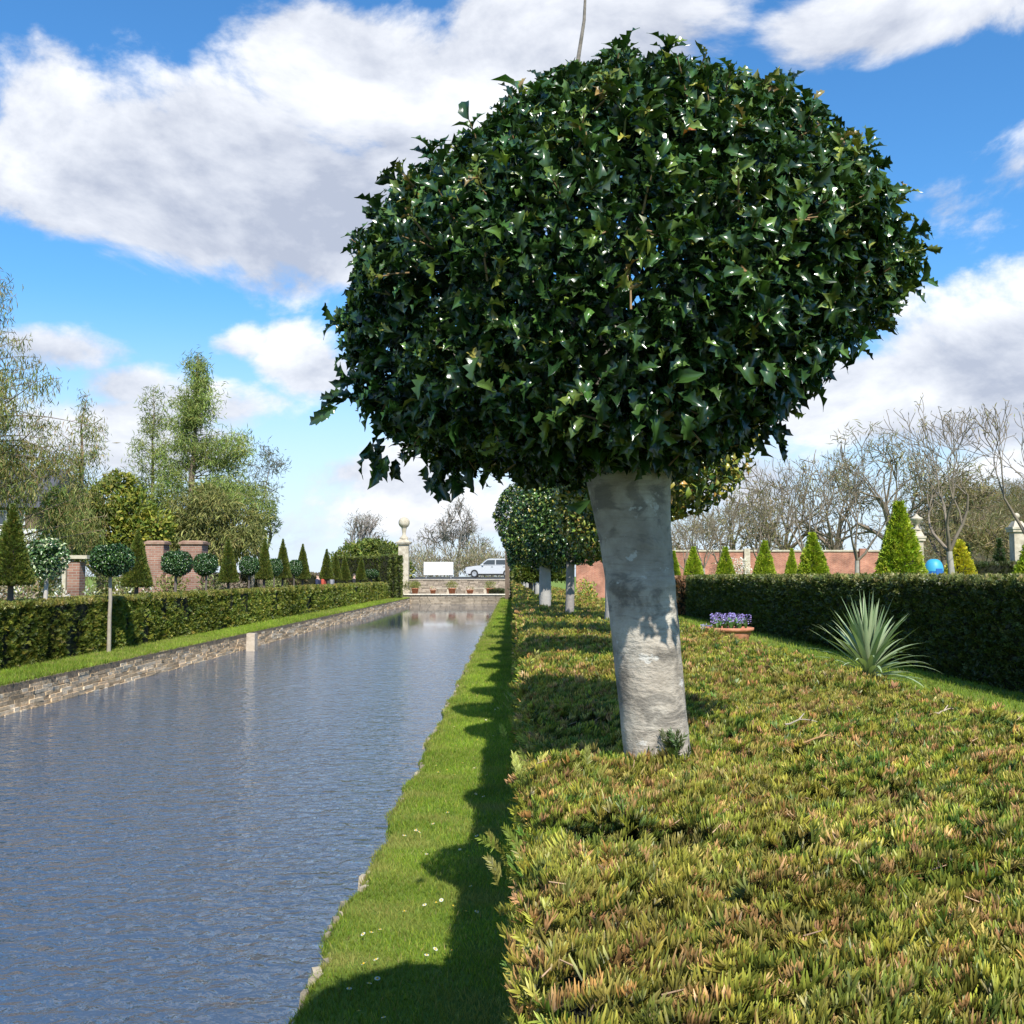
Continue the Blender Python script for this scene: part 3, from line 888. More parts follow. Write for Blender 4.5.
tips = []
for (dx, dy, dz, L0, r) in ((-.7, -.1, .75, .5, .034), (.75, -.1, .8, .5, .034), (-.3, -.45, .9, .55, .036), (.3, .5, .9, .55, .036), (.5, -.5, .9, .5, .03), (-.5, .6, .8, .5, .034), (0, 0, 1, .7, .05), (.7, .4, .7, .5, .03), (-.75, .3, .7, .45, .026)):
    s_, q, d = limb((.32 + dx * .06, TY + dy * .06, 1.88), (dx, dy, dz), L0, r, 6, .04)
    segs += s_
    for k in range(7):
        b0 = s_[rng.integers(2, 6)][1]
        s2, q2, d2 = limb(b0, d + rng.normal(0, .8, 3), rng.uniform(.18, .4), r * .35, 4, .02, .2, .4)
        segs += s2; tips.append(q2)
segs = [q for q in segs if np.hypot(q[1][0] - .32, q[1][1] - TY) < .14 or (q[1][2] > 1.99 and q[1][2] < 2.8 and np.hypot(q[1][0] - .32, q[1][1] - TY) < .62)]
for (px_, d_, L0, r) in ((-.066, (-.55, -.1, .85), .28, .034), (.06, (.55, -.15, .85), .28, .036), (.0, (.1, -.6, .85), .2, .034)):
    s_, q, d = limb((.315 + px_, TY - .03, 1.87), d_, L0, r, 6, .03, .06, .6); segs += s_
near(MB().tubes(segs, 10, (.34, .31, .26))).build('limb', M_TWIG, hol).matrix_parent_inverse = IM

# crown
PROF = np.array([(0.02, 3.07), (.22, 3.055), (.40, 2.985), (.55, 2.87), (.67, 2.72), (.755, 2.54), (.785, 2.36), (.765, 2.21), (.715, 2.08), (.62, 1.985), (.45, 1.915), (.22, 1.885), (.10, 1.885)])
PROF[:, 0] *= 1.01; PROF[:, 1] = 1.95 + (PROF[:, 1] - 1.94) * .905
CC = np.array([.325, TY, 0])


def crown_points(prof, n, ctr, amp, depth, seed=40, power=1.6):
    dseg = np.diff(prof, axis=0); ln = np.linalg.norm(dseg, axis=1)
    rm = (prof[:-1, 0] + prof[1:, 0]) / 2
    w = ln * rm; w /= w.sum()
    k = rng.choice(len(ln), n, p=w); t = rng.uniform(0, 1, n)
    rz = prof[k] + dseg[k] * t[:, None]
    nr = np.stack([-dseg[k][:, 1], dseg[k][:, 0]], 1); nr /= np.linalg.norm(nr, axis=1, keepdims=True)
    th = rng.uniform(0, 2 * PI, n)
    nrm = np.stack([nr[:, 0] * np.cos(th), nr[:, 0] * np.sin(th), nr[:, 1]], 1)
    p = np.stack([rz[:, 0] * np.cos(th), rz[:, 0] * np.sin(th), rz[:, 1]], 1)
    bump = fnoise(p, 3.2, seed) * amp + fnoise(p, 8.5, seed + 1) * amp * .5
    dp = rng.uniform(0, 1, n) ** power * depth
    p = p + nrm * (bump - dp)[:, None] + np.array(ctr)
    return p, nrm, dp / depth


def tilt(p):
    """the clipped underside rises towards the right"""
    p[:, 2] += .20 * np.clip((p[:, 0] - .38) / .5, 0, 1.1) ** 1.3 * np.clip((2.50 - p[:, 2]) / .42, 0, 1)
    right = p[:, 0] > .325
    p[right, 0] = .325 + (p[right, 0] - .325) * .94
    p[:, 2] -= .085 * np.clip((.24 - p[:, 0]) / .35, 0, 1) * np.clip((p[:, 2] - 2.42) / .3, 0, 1)
    return p


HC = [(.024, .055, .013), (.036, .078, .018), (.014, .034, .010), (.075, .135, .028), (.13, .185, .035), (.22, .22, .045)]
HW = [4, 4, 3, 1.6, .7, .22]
mb = MB()
n = 25000
p, nrm, dp = crown_points(PROF, n, CC, .034, .16)
p = tilt(p)
gap = fnoise(p, 6.5, 50)
keep = rng.uniform(0, 1, n) < np.clip(1.02 + gap * 1.0, .12, 1)
p, nrm, dp = p[keep], nrm[keep], dp[keep]; n = len(p)
lz = unit(nrm * .34 + np.array([0, 0, .72]) + runit(n) * .95)
ly = unit(np.cross(lz, runit(n)) + nrm * rng.uniform(-.1, 1.0, (n, 1)) + runit(n) * .3)
s = rng.uniform(.034, .064, n)
c = palette(n, HC, HW, .2)
pp = p - ly * (s * .5)[:, None]
R = frame(ly, lz)
multi(mb, HOLLY, pp, R, s, c)
# deeper, sparser leaves that close the crown
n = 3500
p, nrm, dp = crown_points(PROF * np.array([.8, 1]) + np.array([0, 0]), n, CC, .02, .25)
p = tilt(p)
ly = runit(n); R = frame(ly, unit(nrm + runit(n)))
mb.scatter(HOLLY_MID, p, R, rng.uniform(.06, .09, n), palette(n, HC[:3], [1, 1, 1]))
# sprigs that stand out of the clipped outline
tw = MB()
ns = 330
p, nrm, dp = crown_points(PROF, ns, CC, .034, .02)
p = tilt(p)
for i in range(ns):
    ax = unit(nrm[i] * 1.0 + np.array([0, 0, .35]) + rng.normal(0, .35, 3))
    if nrm[i, 2] < -.5: ax = unit(nrm[i] * .3 + rng.normal(0, .6, 3) + np.array([0, 0, -.1]))
    L0 = rng.uniform(.02, .055)
    a = p[i] - ax * .05; b = p[i] + ax * L0
    tw.tubes([(a, (a + b) / 2 + rng.normal(0, .004, 3), .0028, .0023), ((a + b) / 2, b, .0023, .0015)], 5, (.26, .17, .08) if i % 3 else (.20, .20, .06))
    k = rng.integers(6, 10)
    tt = rng.uniform(.35, 1, k); an = np.arange(k) * 2.4
    ref = unit(np.cross(ax, rng.normal(size=3))); ref2 = np.cross(ax, ref)
    side = ref[None] * np.cos(an)[:, None] + ref2[None] * np.sin(an)[:, None]
    d = unit(side + ax[None] * (.25 + tt[:, None] * .9)); nn = unit(ax[None] * 1.0 - d * .3 + rng.normal(0, .25, (k, 3)))
    young = rng.random() < .22
    c = palette(k, [(.10, .15, .03), (.15, .17, .035), (.20, .14, .05)] if young else HC[:5], [1, .7, .4] if young else [3, 4, 2, 1.5, .8])
    multi(mb, HOLLY, a[None] + (b - a)[None] * tt[:, None], frame(d, nn), rng.uniform(.035, .065, k) * (.8 if young else 1), c)
# a few dead orange leaves and some creamy buds
n = 26
p, nrm, dp = crown_points(PROF[:9], n, CC, .03, .02)
p = tilt(p) - nrm * .02
mb.scatter(HOLLY_MID, p, frame(runit(n), nrm + runit(n) * .4), rng.uniform(.03, .05, n), palette(n, [(.40, .13, .05), (.35, .2, .1), (.5, .42, .3)], [1, 1, .6]))
# hanging leaves along the lower rim
n = 800
th = rng.uniform(0, 2 * PI, n); r_ = rng.uniform(.13, .73, n)
p = np.stack([CC[0] + r_ * np.cos(th), CC[1] + r_ * np.sin(th), np.interp(r_, [.13, .35, .6, .73], [1.915, 1.935, 1.97, 2.06]) + rng.uniform(-.015, .035, n) + .015 * fnoise(np.stack([th * 3, r_ * 3, th], 1), 2, 77)], 1)
p = tilt(p)
d = unit(np.stack([np.cos(th) * .6, np.sin(th) * .6, -rng.uniform(-.2, 1.1, n)], 1) + rng.normal(0, .4, (n, 3)))
multi(mb, HOLLY, p, frame(d, unit(np.stack([np.cos(th), np.sin(th), .6 + 0 * th], 1) + runit(n) * .5)), rng.uniform(.045, .08, n), palette(n, HC[:4], [3, 3, 3, 1]))
# drooping tuft low on the left, and one loose leaf standing proud at the top left
for (ctr, k, spread, dd) in ((W(450, 466, 2.75), 30, .026, (-.1, -.1, -1)), (W(385, 452, 2.8), 14, .022, (-.4, 0, -.8)), (W(345, 398, 2.8), 10, .02, (-1, 0, -.2)), (W(770, 430, 2.75), 12, .02, (.4, 0, -.8))):
    p = ctr[None] + rng.normal(0, spread, (k, 3)); d = unit(np.array(dd)[None] + rng.normal(0, .35, (k, 3)))
    multi(mb, HOLLY, p, frame(d, unit(np.array([0, -1, .4])[None] + rng.normal(0, .5, (k, 3)))), rng.uniform(.05, .08, k), palette(k, HC[:3], [1, 1, 1]))
mb.scatter(HOLLY[9], np.array([W(523, 96, 2.6)]), frame(np.array([[-.9, .1, .8]]), np.array([[.4, -.6, .6]])), np.array([.095]), np.array([[.06, .15, .025]]))
a = W(583, 95, 2.8); b = W(578, 60, 2.75); c_ = W(586, -20, 2.7)
tw.tubes([(a, b, .0075, .0065), (b, (b + c_) / 2 + np.array([.006, 0, 0]), .0065, .005), ((b + c_) / 2 + np.array([.006, 0, 0]), c_, .005, .003)], 6, (.30, .26, .22))
mb.f += [f + mb.n for f in tw.f]; mb.v += tw.v; mb.c += tw.c; mb.m += [m + 1 for m in tw.m]; mb.n += tw.n
MB_CROWN = near(mb).build('crown', [M_HOLLY, M_TWIG], hol, smooth=True); MB_CROWN.matrix_parent_inverse = IM

# ------------------------------------------------------------------ smaller clipped trees
def leaf_ball(mb, prof, n, smin, smax, cols, wts, T=HOLLY_MID, amp=.04, depth=.10, ctr=(0, 0, 0), seed=60, gapf=7):
    p, nrm, dp = crown_points(np.array(prof), n, ctr, amp, depth, seed)
    k = rng.uniform(0, 1, n) < np.clip(1.1 + fnoise(p, gapf, seed + 5) * .8, .15, 1)
    p, nrm = p[k], nrm[k]; n = len(p)
    lz = unit(nrm * .7 + np.array([0, 0, .5]) + runit(n) * .8)
    ly = unit(np.cross(lz, runit(n)) + nrm * rng.uniform(-.2, .9, (n, 1)))
    s = rng.uniform(smin, smax, n)
    mb.scatter(T, p - ly * (s * .4)[:, None], frame(ly, lz), s, palette(n, cols, wts, .22))


def dome(r, z0, z1, sq=.8):
    """rounded clipped head between two heights"""
    t = np.linspace(PI / 2, -PI / 2, 13)
    zc, h = (z0 + z1) / 2, (z1 - z0) / 2
    return np.stack([r * np.maximum(np.abs(np.cos(t)), .02) ** sq, zc + h * np.sign(np.sin(t)) * np.abs(np.sin(t)) ** .9], 1)


def stem(mb, r, z1, lean=(0, 0), n=5, col=(.36, .33, .28), z0=0., k=9, pale=0):
    segs = []
    q = np.array([0, 0, z0])
    for i in range(n):
        t = (i + 1) / n
        q2 = np.array([lean[0] * t, lean[1] * t, z0 + (z1 - z0) * t]) + np.array([rng.normal(0, r * .12), rng.normal(0, r * .12), 0])
        segs.append((q, q2, r * (1.12 - .3 * (i / n)), r * (1.12 - .3 * t))); q = q2
    mb.tubes(segs, k, col)
    return q


BRZ = [(.24, .22, .04), (.30, .19, .05), (.15, .18, .03), (.07, .11, .022), (.36, .21, .055)]
G_HEDGE = 'clipped trees growing out of the near yew hedge'
rowR = [  # x, y, radius, z0, z1, palette, label, trunk r, lean
    (.50, 3.75, .405, 1.80, 2.5, 1, 'bronze-tinted clipped round tree directly behind the big holly', .04, (-.02, 0)),
    (.60, 5.3, .38, 1.86, 2.6, 0, 'second small clipped tree behind the big holly, hidden behind its trunk', .045, (0, 0)),
    (.70, 7.2, .42, 1.74, 2.6, 1, 'third small clipped tree behind the big holly, hidden behind its trunk', .05, (0, 0)),
    (.46, 8.7, .44, 1.72, 2.5, 1, 'yellowish-green clipped holly on a dark leaning stem in the near hedge', .042, (.04, 0)),
    (.30, 10.3, .52, 1.70, 2.62, 0, 'round clipped holly on a thick trunk in the near hedge', .066, (.05, 0)),
]
for i, (x, y, r, z0, z1, pal, lab, tr, lean) in enumerate(rowR):
    t = thing('clipped_tree', lab, 'tree', (x, y, 0), G_HEDGE)
    m = MB(); stem(m, tr, z0 + .25, lean, 7, (.30, .27, .24) if i == 3 else (.42, .40, .36)); m.build('trunk', M_TWIG, t)
    m = MB()
    nn = int((10500 if i < 1 else 9500) * (r / .5) ** 2)
    leaf_ball(m, dome(r, z0, z1), nn, *((.028, .046) if i < 1 else (.034, .056)), BRZ + HC[:1] if pal and i != 3 else HC[1:4] + [(.12, .16, .035), (.18, .18, .04)] + BRZ[:1], [3, .9, 3.2, 2.4, .25, 1.6] if pal and i != 3 else [3, 3, 2, 1.5, .9, .5], ctr=(lean[0], 0, 0), seed=70 + i)
    p = rng.normal(0, .3, (500, 3)) * np.array([r, r, (z1 - z0) / 2]) + np.array([lean[0], 0, (z0 + z1) / 2])
    m.scatter(HOLLY_MID, p, frame(runit(500), runit(500)), np.full(500, .1), palette(500, HC[:2], [1, 1]))
    m.build('crown', M_HOLLY, t, smooth=True)


def proto_ball(name, label, r, z0, z1, tr, n, smin, smax, cols, wts, loc, group, tcol=(.42, .40, .36), T=HOLLY_MID):
    t = thing(name, label, 'tree', loc, group)
    m = MB(); stem(m, tr, z0 + .25, (0, 0), 5, tcol); m.build('trunk', M_TWIG, t)
    m = MB(); leaf_ball(m, dome(r, z0, z1), n, smin, smax, cols, wts, T)
    p = rng.normal(0, .3, (300, 3)) * np.array([r, r, (z1 - z0) / 2]) + np.array([0, 0, (z0 + z1) / 2])
    m.scatter(T, p, frame(runit(300), runit(300)), np.full(300, smax * 1.5), palette(300, HC[:2], [1, 1]))
    m.build('crown', M_HOLLY if T is HOLLY_MID else M_LEAF, t, smooth=True)
    return t


def proto_cone(name, label, r, z0, z1, tr, n, s, cols, wts, loc, group, rt=.03, T=SPRAY_F, trunk=True, cat='tree'):
    t = thing(name, label, cat, loc, group)
    if trunk:
        m = MB(); stem(m, tr, z0 + .3, (0, 0), 4, (.14, .11, .09)); m.build('trunk', M_TWIG, t)
    m = MB()
    prof = np.array([(rt, z1), (rt + (r - rt) * .25, z1 - (z1 - z0) * .22), (rt + (r - rt) * .62, z1 - (z1 - z0) * .6), (r, z0 + .05), (r * .9, z0), (r * .3, z0 + .02), (.03, z0 + .03)])
    p, nrm, dp = crown_points(prof, n, (0, 0, 0), .012, .07, 90)
    d = unit(nrm + np.array([0, 0, .5]) + runit(n) * .7); R = frame(d, unit(nrm + runit(n) * .8))
    sc = s * rng.uniform(.6, 1.2, n)
    multi(m, T, p - d * (sc * .6)[:, None], R, sc, palette(n, cols, wts))
    core = prof.copy(); core[:, 0] = np.maximum(core[:, 0] - .07, .005); core[:, 1] = np.clip(core[:, 1], z0 + .05, z1 - .1)
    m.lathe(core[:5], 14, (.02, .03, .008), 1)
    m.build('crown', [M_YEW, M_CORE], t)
    return t


YG = [(.10, .14, .022), (.15, .17, .028), (.065, .10, .018), (.21, .19, .035)]
bprot = [proto_ball('clipped_tree', 'slim-stemmed clipped holly standing beyond the thick-trunked one in the near hedge', .46, 1.66, 2.6, .055, 2600, .06, .10, HC[:5], [3, 3, 3, 1, .5], (.42, 12.2, 0), G_HEDGE)]
cprot = proto_cone('clipped_tree', 'dark clipped pyramid yew far along the near hedge', .38, 1.55, 2.75, .05, 2600, .12, YG, [3, 2, 3, .6], (.42, 14.2, 0), G_HEDGE)
for i, y in enumerate([16.2, 18.3, 20.5, 22.7, 25, 27.5, 30, 33, 36, 39.5, 43, 47, 51, 56, 61, 66]):
    dup(bprot[0] if i % 2 == 0 else cprot, (.40 + rng.normal(0, .03), y, 0), 'clipped round holly in the far part of the near hedge row' if i % 2 == 0 else 'clipped pyramid yew in the far part of the near hedge row', rng.uniform(0, 6), (1, 1, 1))

# ------------------------------------------------------------------ the hedge across the canal and its topiary
LHX = -8.62
LH = 1.13
mb = MB()
LC = [(.145, .18, .028), (.20, .215, .032), (.09, .13, .022), (.05, .08, .016), (.25, .225, .035)]


def lface(y):
    return LHX + .035 * np.sin(y * 4.2 + .8 * np.sin(y * .9)) + .03 * np.sin(y * 10.3 + 1)


def left_face(y0, y1, dens, s, Ts):
    n = int((y1 - y0) * LH * dens); y = rng.uniform(y0, y1, n); z = rng.uniform(.02, LH, n)
    dep = rng.uniform(0, 1, n) ** 1.5 * .09
    p = np.stack([lface(y) - dep - .05 * (z / LH) ** 4, y, z], 1)
    slot = fnoise(np.stack([y * 1.0, z * .25, y * 0], 1), 3.2, 14) + .5 * fnoise(p, 6, 15)
    k = rng.uniform(0, 1, n) < np.clip(.8 + slot * 1.5, .02, 1)
    p = p[k]; slot = slot[k]; n = len(p)
    d = unit(np.stack([np.abs(rng.normal(.8, .3, n)), rng.normal(-.2, .5, n), rng.normal(.35, .5, n)], 1))
    R = frame(d, unit(np.array([.4, -.3, .7]) + runit(n) * .8)); sc = s * rng.uniform(.6, 1.2, n)
    sec = fnoise(np.stack([p[:, 1], p[:, 1] * 0, p[:, 1] * 0], 1), .55, 16)[:, None]
    c = palette(n, LC, [3, 2.6, 2.4, 1.2, .8]) * (1 + .38 * sec)
    multi(mb, Ts, p - d * (sc * .5)[:, None], R, sc, c)


left_face(13, 24, 1500, .12, SPRAY_M)
left_face(24, 40, 800, .16, SPRAY_F)
left_face(40, 71, 300, .24, SPRAY_F)
for (y0, y1, dens, s) in ((13, 24, 700, .12), (24, 40, 350, .16), (40, 71, 120, .24)):
    n = int((y1 - y0) * 1.1 * dens)
    p = np.stack([rng.uniform(LHX - 1.05, LHX + .02, n), rng.uniform(y0, y1, n), LH - rng.uniform(0, .05, n)], 1)
    d = unit(np.stack([rng.normal(0, .6, n), rng.normal(0, .6, n), np.ones(n)], 1)); sc = s * rng.uniform(.6, 1.1, n)
    multi(mb, SPRAY_F, p - d * (sc * .6)[:, None], frame(d, runit(n)), sc, palette(n, [(.20, .19, .035), (.15, .16, .03), (.26, .20, .05)], [2, 2, 1]))
ys = np.arange(12.8, 71.2, .15)
for c0, c1 in (((0, 0), (0, LH - .06)), ((0, LH - .06), (-1, LH - .06)), ((-1, LH - .06), (-1, 0))):
    def gx(c): return (lface(ys) - .09) if c[0] == 0 else np.full_like(ys, LHX - 1.0)
    mb.grid(np.stack([gx(c0), gx(c1)], 1), np.stack([ys, ys], 1), np.stack([np.full_like(ys, c0[1]), np.full_like(ys, c1[1])], 1), m=1)
for y in (12.85, 71.1):
    mb.add([(LHX - .1, y, 0), (LHX - 1, y, 0), (LHX - 1, y, LH - .06), (LHX - .1, y, LH - .06)], [[0, 1, 2, 3]], m=1)
tag(mb.build('clipped_hedge', [M_YEW, M_CORE]), 'long waist-high clipped yew hedge along the far left canal bank', 'hedge')

G_LT = 'clipped trees standing over the hedge across the canal'
LXr = -9.15
def ldist(px): return -LXr * 1024 / (512 - px)
y0 = ldist(12)
m = MB(); stem(m, .045, 1.9, (0, 0), 5, (.15, .12, .10)); ds_ = m.build('trunk', M_TWIG); dark_stem = ds_.data; bpy.data.objects.remove(ds_)
lcone = proto_cone('topiary_pyramid', 'tall clipped pyramid yew at the left edge of the photo, largest of its row', .40, 1.45, 2.92, .06, 6000, .085, YG, [3, 3, 2, 1], (LXr, y0, 0), G_LT)
lball = proto_ball('topiary_ball', 'dark green round clipped holly on a long pale stem in front of the far hedge', .44, 1.62, 2.28, .04, 3200, .06, .09, HC[:4] + [(.07, .12, .04)], [3, 3, 2, 1, 1], (-8.45, 21.6, 0), G_LT, (.36, .31, .24))
cl = ['pyramid yew in front of the left brick pier', 'pyramid yew between two round hollies, below the feathery conifer', 'first of the pyramids standing against the sky, with a bushy ball on its left',
      'pyramid yew second against the sky past the feathery conifer', 'pyramid yew third against the sky past the feathery conifer', 'pyramid yew behind the people on the path', 'russet-green pyramid yew just right behind the people',
      'small far pyramid yew before the big rounded yew mound', 'farthest pyramid yew beside the square yew buttress']
for i, (px, top, w) in enumerate(((137, 530, 30), (230, 538, 22), (264, 538, 18), (283, 539, 17), (303, 544, 16), (327, 549, 15), (337, 552, 13), (347, 555, 13), (360, 556, 12))):
    d = ldist(px)
    zt = W(px, top, d)[2]
    dup(lcone, (LXr, d, 0), cl[i], rng.uniform(0, 6), (w / 1024 * d / .82, w / 1024 * d / .82, zt / 2.92))
bl = ['round dark holly ball before the brick piers', 'smaller dark holly ball right beside the one before the brick piers', 'dark round holly between two pyramid yews', 'small round holly between the far pyramids', 'small round holly behind the third sky-lined pyramid',
      'far round holly ball left of the yew buttress', 'far round holly ball touching the yew buttress']
for i, (px, w) in enumerate(((175, 34), (208, 28), (249, 24), (274, 17), (293, 16), (372, 15), (384, 14))):
    d = ldist(px); s = w / 1024 * d / 1.02
    dup(lball, (LXr, d, 0), bl[i], rng.uniform(0, 6), (s, s, 1.0 if px < 300 else .9))
for o in [c for c in COL.objects if c.get('group') == G_LT and 'ball' in c.name and c is not lball]:
    for k in kids(o):
        if k.name.startswith('trunk'): k.data = dark_stem
lv = proto_ball('topiary_ball', 'sparse pale-edged clipped holly next to the largest pyramid', .40, 1.55, 2.35, .045, 900, .07, .11, [(.06, .11, .04), (.35, .36, .22), (.10, .16, .05)], [3, 1.2, 2], (LXr, ldist(47), 0), G_LT, (.5, .46, .4))
# yew buttress and small lollipop on top at the canal end
def yew_block(name, label, boxes, cols, s, dens, cat='hedge'):
    m = MB()
    for (xa, xb, ya, yb, za, zb) in boxes:
        fs = [((xb, ya, za), (0, yb - ya, 0), (0, 0, zb - za), (1, 0, 0)), ((xa, ya, za), (xb - xa, 0, 0), (0, 0, zb - za), (0, -1, 0)), ((xa, ya, za), (0, yb - ya, 0), (0, 0, zb - za), (-1, 0, 0)),
              ((xa, ya, zb), (xb - xa, 0, 0), (0, yb - ya, 0), (0, 0, 1)), ((xa, yb, za), (xb - xa, 0, 0), (0, 0, zb - za), (0, 1, 0))]
        for o, u, w, nr in fs:
            u, w, nr = map(np.array, (u, w, nr)); A = np.linalg.norm(u) * np.linalg.norm(w); n = int(A * dens)
            p = np.array(o) + u * rng.uniform(0, 1, (n, 1)) + w * rng.uniform(0, 1, (n, 1)) - nr * rng.uniform(0, 1, (n, 1)) ** 1.4 * .08
            d = unit(nr + np.array([0, 0, .5]) + runit(n) * .7); sc = s * rng.uniform(.6, 1.2, n)
            multi(m, SPRAY_F, p - d * (sc * .6)[:, None], frame(d, unit(nr + runit(n))), sc, palette(n, cols, [1] * len(cols)))
        m.box((xa + xb) / 2, (ya + yb) / 2, za + .01, xb - xa - .16, yb - ya - .16, zb - za - .1, (.02, .03, .01), 1)
    return tag(m.build(name, [M_YEW, M_CORE]), label, cat)


a = W(386, 597, 71.5); zt = W(386, 555, 71.5)[2]
yew_block('yew_buttress', 'square clipped yew buttress with two columns at the end of the far hedge', [(a[0] - .5, a[0] + .25, 71.3, 73, 0, zt), (a[0] + .3, a[0] + .62, 71.6, 72.6, 0, zt), (a[0] + .68, a[0] + .98, 72.0, 73, 0, zt - .05), (a[0] - 4.2, a[0] - .5, 73.5, 75.0, 0, zt - .1)], [(.10, .13, .025), (.14, .15, .03), (.07, .10, .02)], .24, 110)
p = W(384, 549, 73)
m = MB(); leaf_ball(m, dome(.5, p[2] - .32, p[2] + .35), 500, .12, .18, [(.06, .09, .02), (.10, .12, .03)], [1, 1], LEAF, .02)
t = thing('topiary_ball', 'flattened yew lollipop rising above the square yew buttress', 'tree', (p[0], 73.8, 0), None)
m.build('crown', M_LEAF, t); m = MB(); stem(m, .06, p[2] - .2, (0, 0), 4, (.14, .11, .09)); m.build('trunk', M_TWIG, t)


# ------------------------------------------------------------------ loose trees
def blob_cloud(mb, blobs, dens, s, cols, wts, T=LEAF, shell=.55, updir=.3, droop=0., m=0):
    """leaves through the outer volume of lumpy ellipsoids"""
    for (c, r) in blobs:
        c = np.array(c); r = np.array(r) * np.ones(3)
        n = max(6, int(dens * (r[0] * r[1] * r[2]) ** (2 / 3)))
        u = runit(n); k = (shell + (1 - shell) * rng.uniform(0, 1, n) ** .6) * (1 + .16 * fnoise(u * 2 + c, 1.7, 33))
        p = c + u * k[:, None] * r
        kp = rng.uniform(0, 1, n) < np.clip(.95 + fnoise(p / max(.5, r[0]), 3.0, 34) * .9, .08, 1)
        p, u = p[kp], u[kp]; n = len(p)
        d = unit(u * .6 + runit(n) * .8 + np.array([0, 0, updir - droop]))
        mb.scatter(T, p, frame(d, unit(u + np.array([0, 0, .5]) + runit(n) * .8)), s * rng.uniform(.6, 1.3, n), palette(n, cols, wts, .24), m)


def skeleton(h_trunk, L0, r0, levels, nch, spread, seed, wig=.14, lift=.10, shrink=.68, trunk_lean=.03, up0=None, first=None):
    r = np.random.default_rng(seed); segs = []; tips = []

    def grow(p, d, L_, rad, lev):
        n = 4 if lev < 2 else 3
        q = p; pts = []
        for i in range(n):
            d = unit(d + r.normal(0, wig, 3) + np.array([0, 0, lift]))
            q2 = q + d * L_ / n
            a = rad * (1 - .5 * i / n); b = rad * (1 - .5 * (i + 1) / n)
            segs.append((q, q2, a, b)); q = q2; pts.append((q, d, b))
        if lev >= levels:
            tips.append(q); return
        k = nch[min(lev, len(nch) - 1)]
        for j in range(k):
            base, dd, rb = pts[-1] if j < 2 else pts[r.integers(max(0, n - 3), n)]
            ref = unit(np.cross(dd, r.normal(size=3)))
            a = math.radians(r.uniform(*spread))
            nd = unit(dd * math.cos(a) + ref * math.sin(a))
            grow(base, nd, L_ * shrink * r.uniform(.75, 1.2), max(rb * r.uniform(.6, .85), .004), lev + 1)

    q = np.zeros(3); d = np.array([trunk_lean * r.normal(), trunk_lean * r.normal(), 1.])
    nt = 5
    for i in range(nt):
        d = unit(d + r.normal(0, .02, 3)); q2 = q + d * h_trunk / nt
        segs.append((q, q2, r0 * (1.15 - .25 * i / nt), r0 * (1.15 - .25 * (i + 1) / nt))); q = q2
    k0 = first or nch[0]
    for j in range(k0):
        an = j / k0 * 2 * PI + r.uniform(-.5, .5); a = math.radians(r.uniform(*(up0 or spread)))
        grow(q, np.array([math.sin(a) * math.cos(an), math.sin(a) * math.sin(an), math.cos(a)]), L0, r0 * .62, 1)
    return segs, tips


# bare pollarded garden trees on the right
G_BARE = 'row of bare garden trees beyond the right hedge'
RX = 11.0
bare = []
for k, sd in enumerate((3, 8, 15)):
    sg, tp = skeleton(2.3, 1.55, .085, 5, [3, 3, 3, 3, 2], (14, 44), sd, .13, .06, .68, up0=(14, 40), first=4)
    t = thing('bare_tree', '', 'tree', (0, 0, 0), G_BARE)
    hs_ = [s for s in sg if s[0][2] < 2.28 and s[2] > .06]; rs = [(s[0], s[1], max(s[2], .008), max(s[3], .007)) for s in sg if not (s[0][2] < 2.28 and s[2] > .06)]
    MB().tubes(hs_, 9, (.40, .37, .31)).build('trunk', M_TWIG, t)
    m = MB().tubes(rs, 5, (.23, .19, .14)); BH = max(q[1][2] for q in sg)
    n = len(tp); p = np.array(tp)
    m.scatter(SLIVER, p, frame(unit(runit(n) + np.array([0, 0, .8])), runit(n)), rng.uniform(.08, .2, n), palette(n, [(.32, .27, .16), (.30, .30, .12)], [2, 1]))
    m.build('branches', M_TWIG, t)
    t['h'] = BH; bare.append(t)
bt = [(958, 394, 'bare tree with the pale trunk in front of the golden cone'), (853, 440, 'bare tree with forked pale limbs between the two tallest green cones'), (806, 452, 'bare tree forking low just left of the broad green cone'),
      (1042, 380, 'bare tree mostly cut off by the right edge of the photo'), (757, 480, 'slim bare tree between two green cones before the brick wall'), (722, 500, 'bare tree with crooked pale stem before the blossom on the wall'), (706, 505, 'thin bare tree behind the crooked one'), (687, 510, 'small bare tree near the big trunk, in front of a yellow-green cone'), (669, 520, 'bare tree seen closest to the trunk of the big holly')]
for i, (px, top, lab) in enumerate(bt):
    d = RX * 1024 / (px - 512); zt = W(px, top, d)[2]
    o = bare[i] if i < 3 else dup(bare[i % 3], (0, 0, 0), lab)
    o['label'] = lab; o.location = (RX, d, 0); o.rotation_euler.z = rng.uniform(0, 6); k_ = zt / bare[i % 3]['h']; o.scale = (k_, k_, k_)

# bright green cones beyond the right hedge
G_CONE = 'green topiary cones beyond the right hedge'
CX_ = 9.7
CG = [(.30, .39, .028), (.37, .44, .034), (.20, .29, .022), (.42, .44, .05)]
rc = proto_cone('topiary_cone', 'tallest bright green cone, left of the first stone pier', .98, .05, 3.45, .05, 8500, .20, CG, [3, 3, 2, 1], (CX_, CX_ * 1024 / 388, 0), G_CONE, .07, trunk=False)
rcl = [(1026, 541, 1.1, 'green cone cut off by the right edge of the photo'), (813, 533, 1.15, 'broad bright green cone in the middle, before the brick wall'), (789, 549, .75, 'narrow light green cone left behind the broad one'),
       (763, 541, 1.0, 'green cone behind the slim bare tree at the brick wall'), (725, 547, 1.0, 'green cone behind the crooked pale stem'), (694, 547, 1.0, 'yellow-green cone just right of the big trunk'), (674, 551, .8, 'smallest green cone next to the big trunk')]
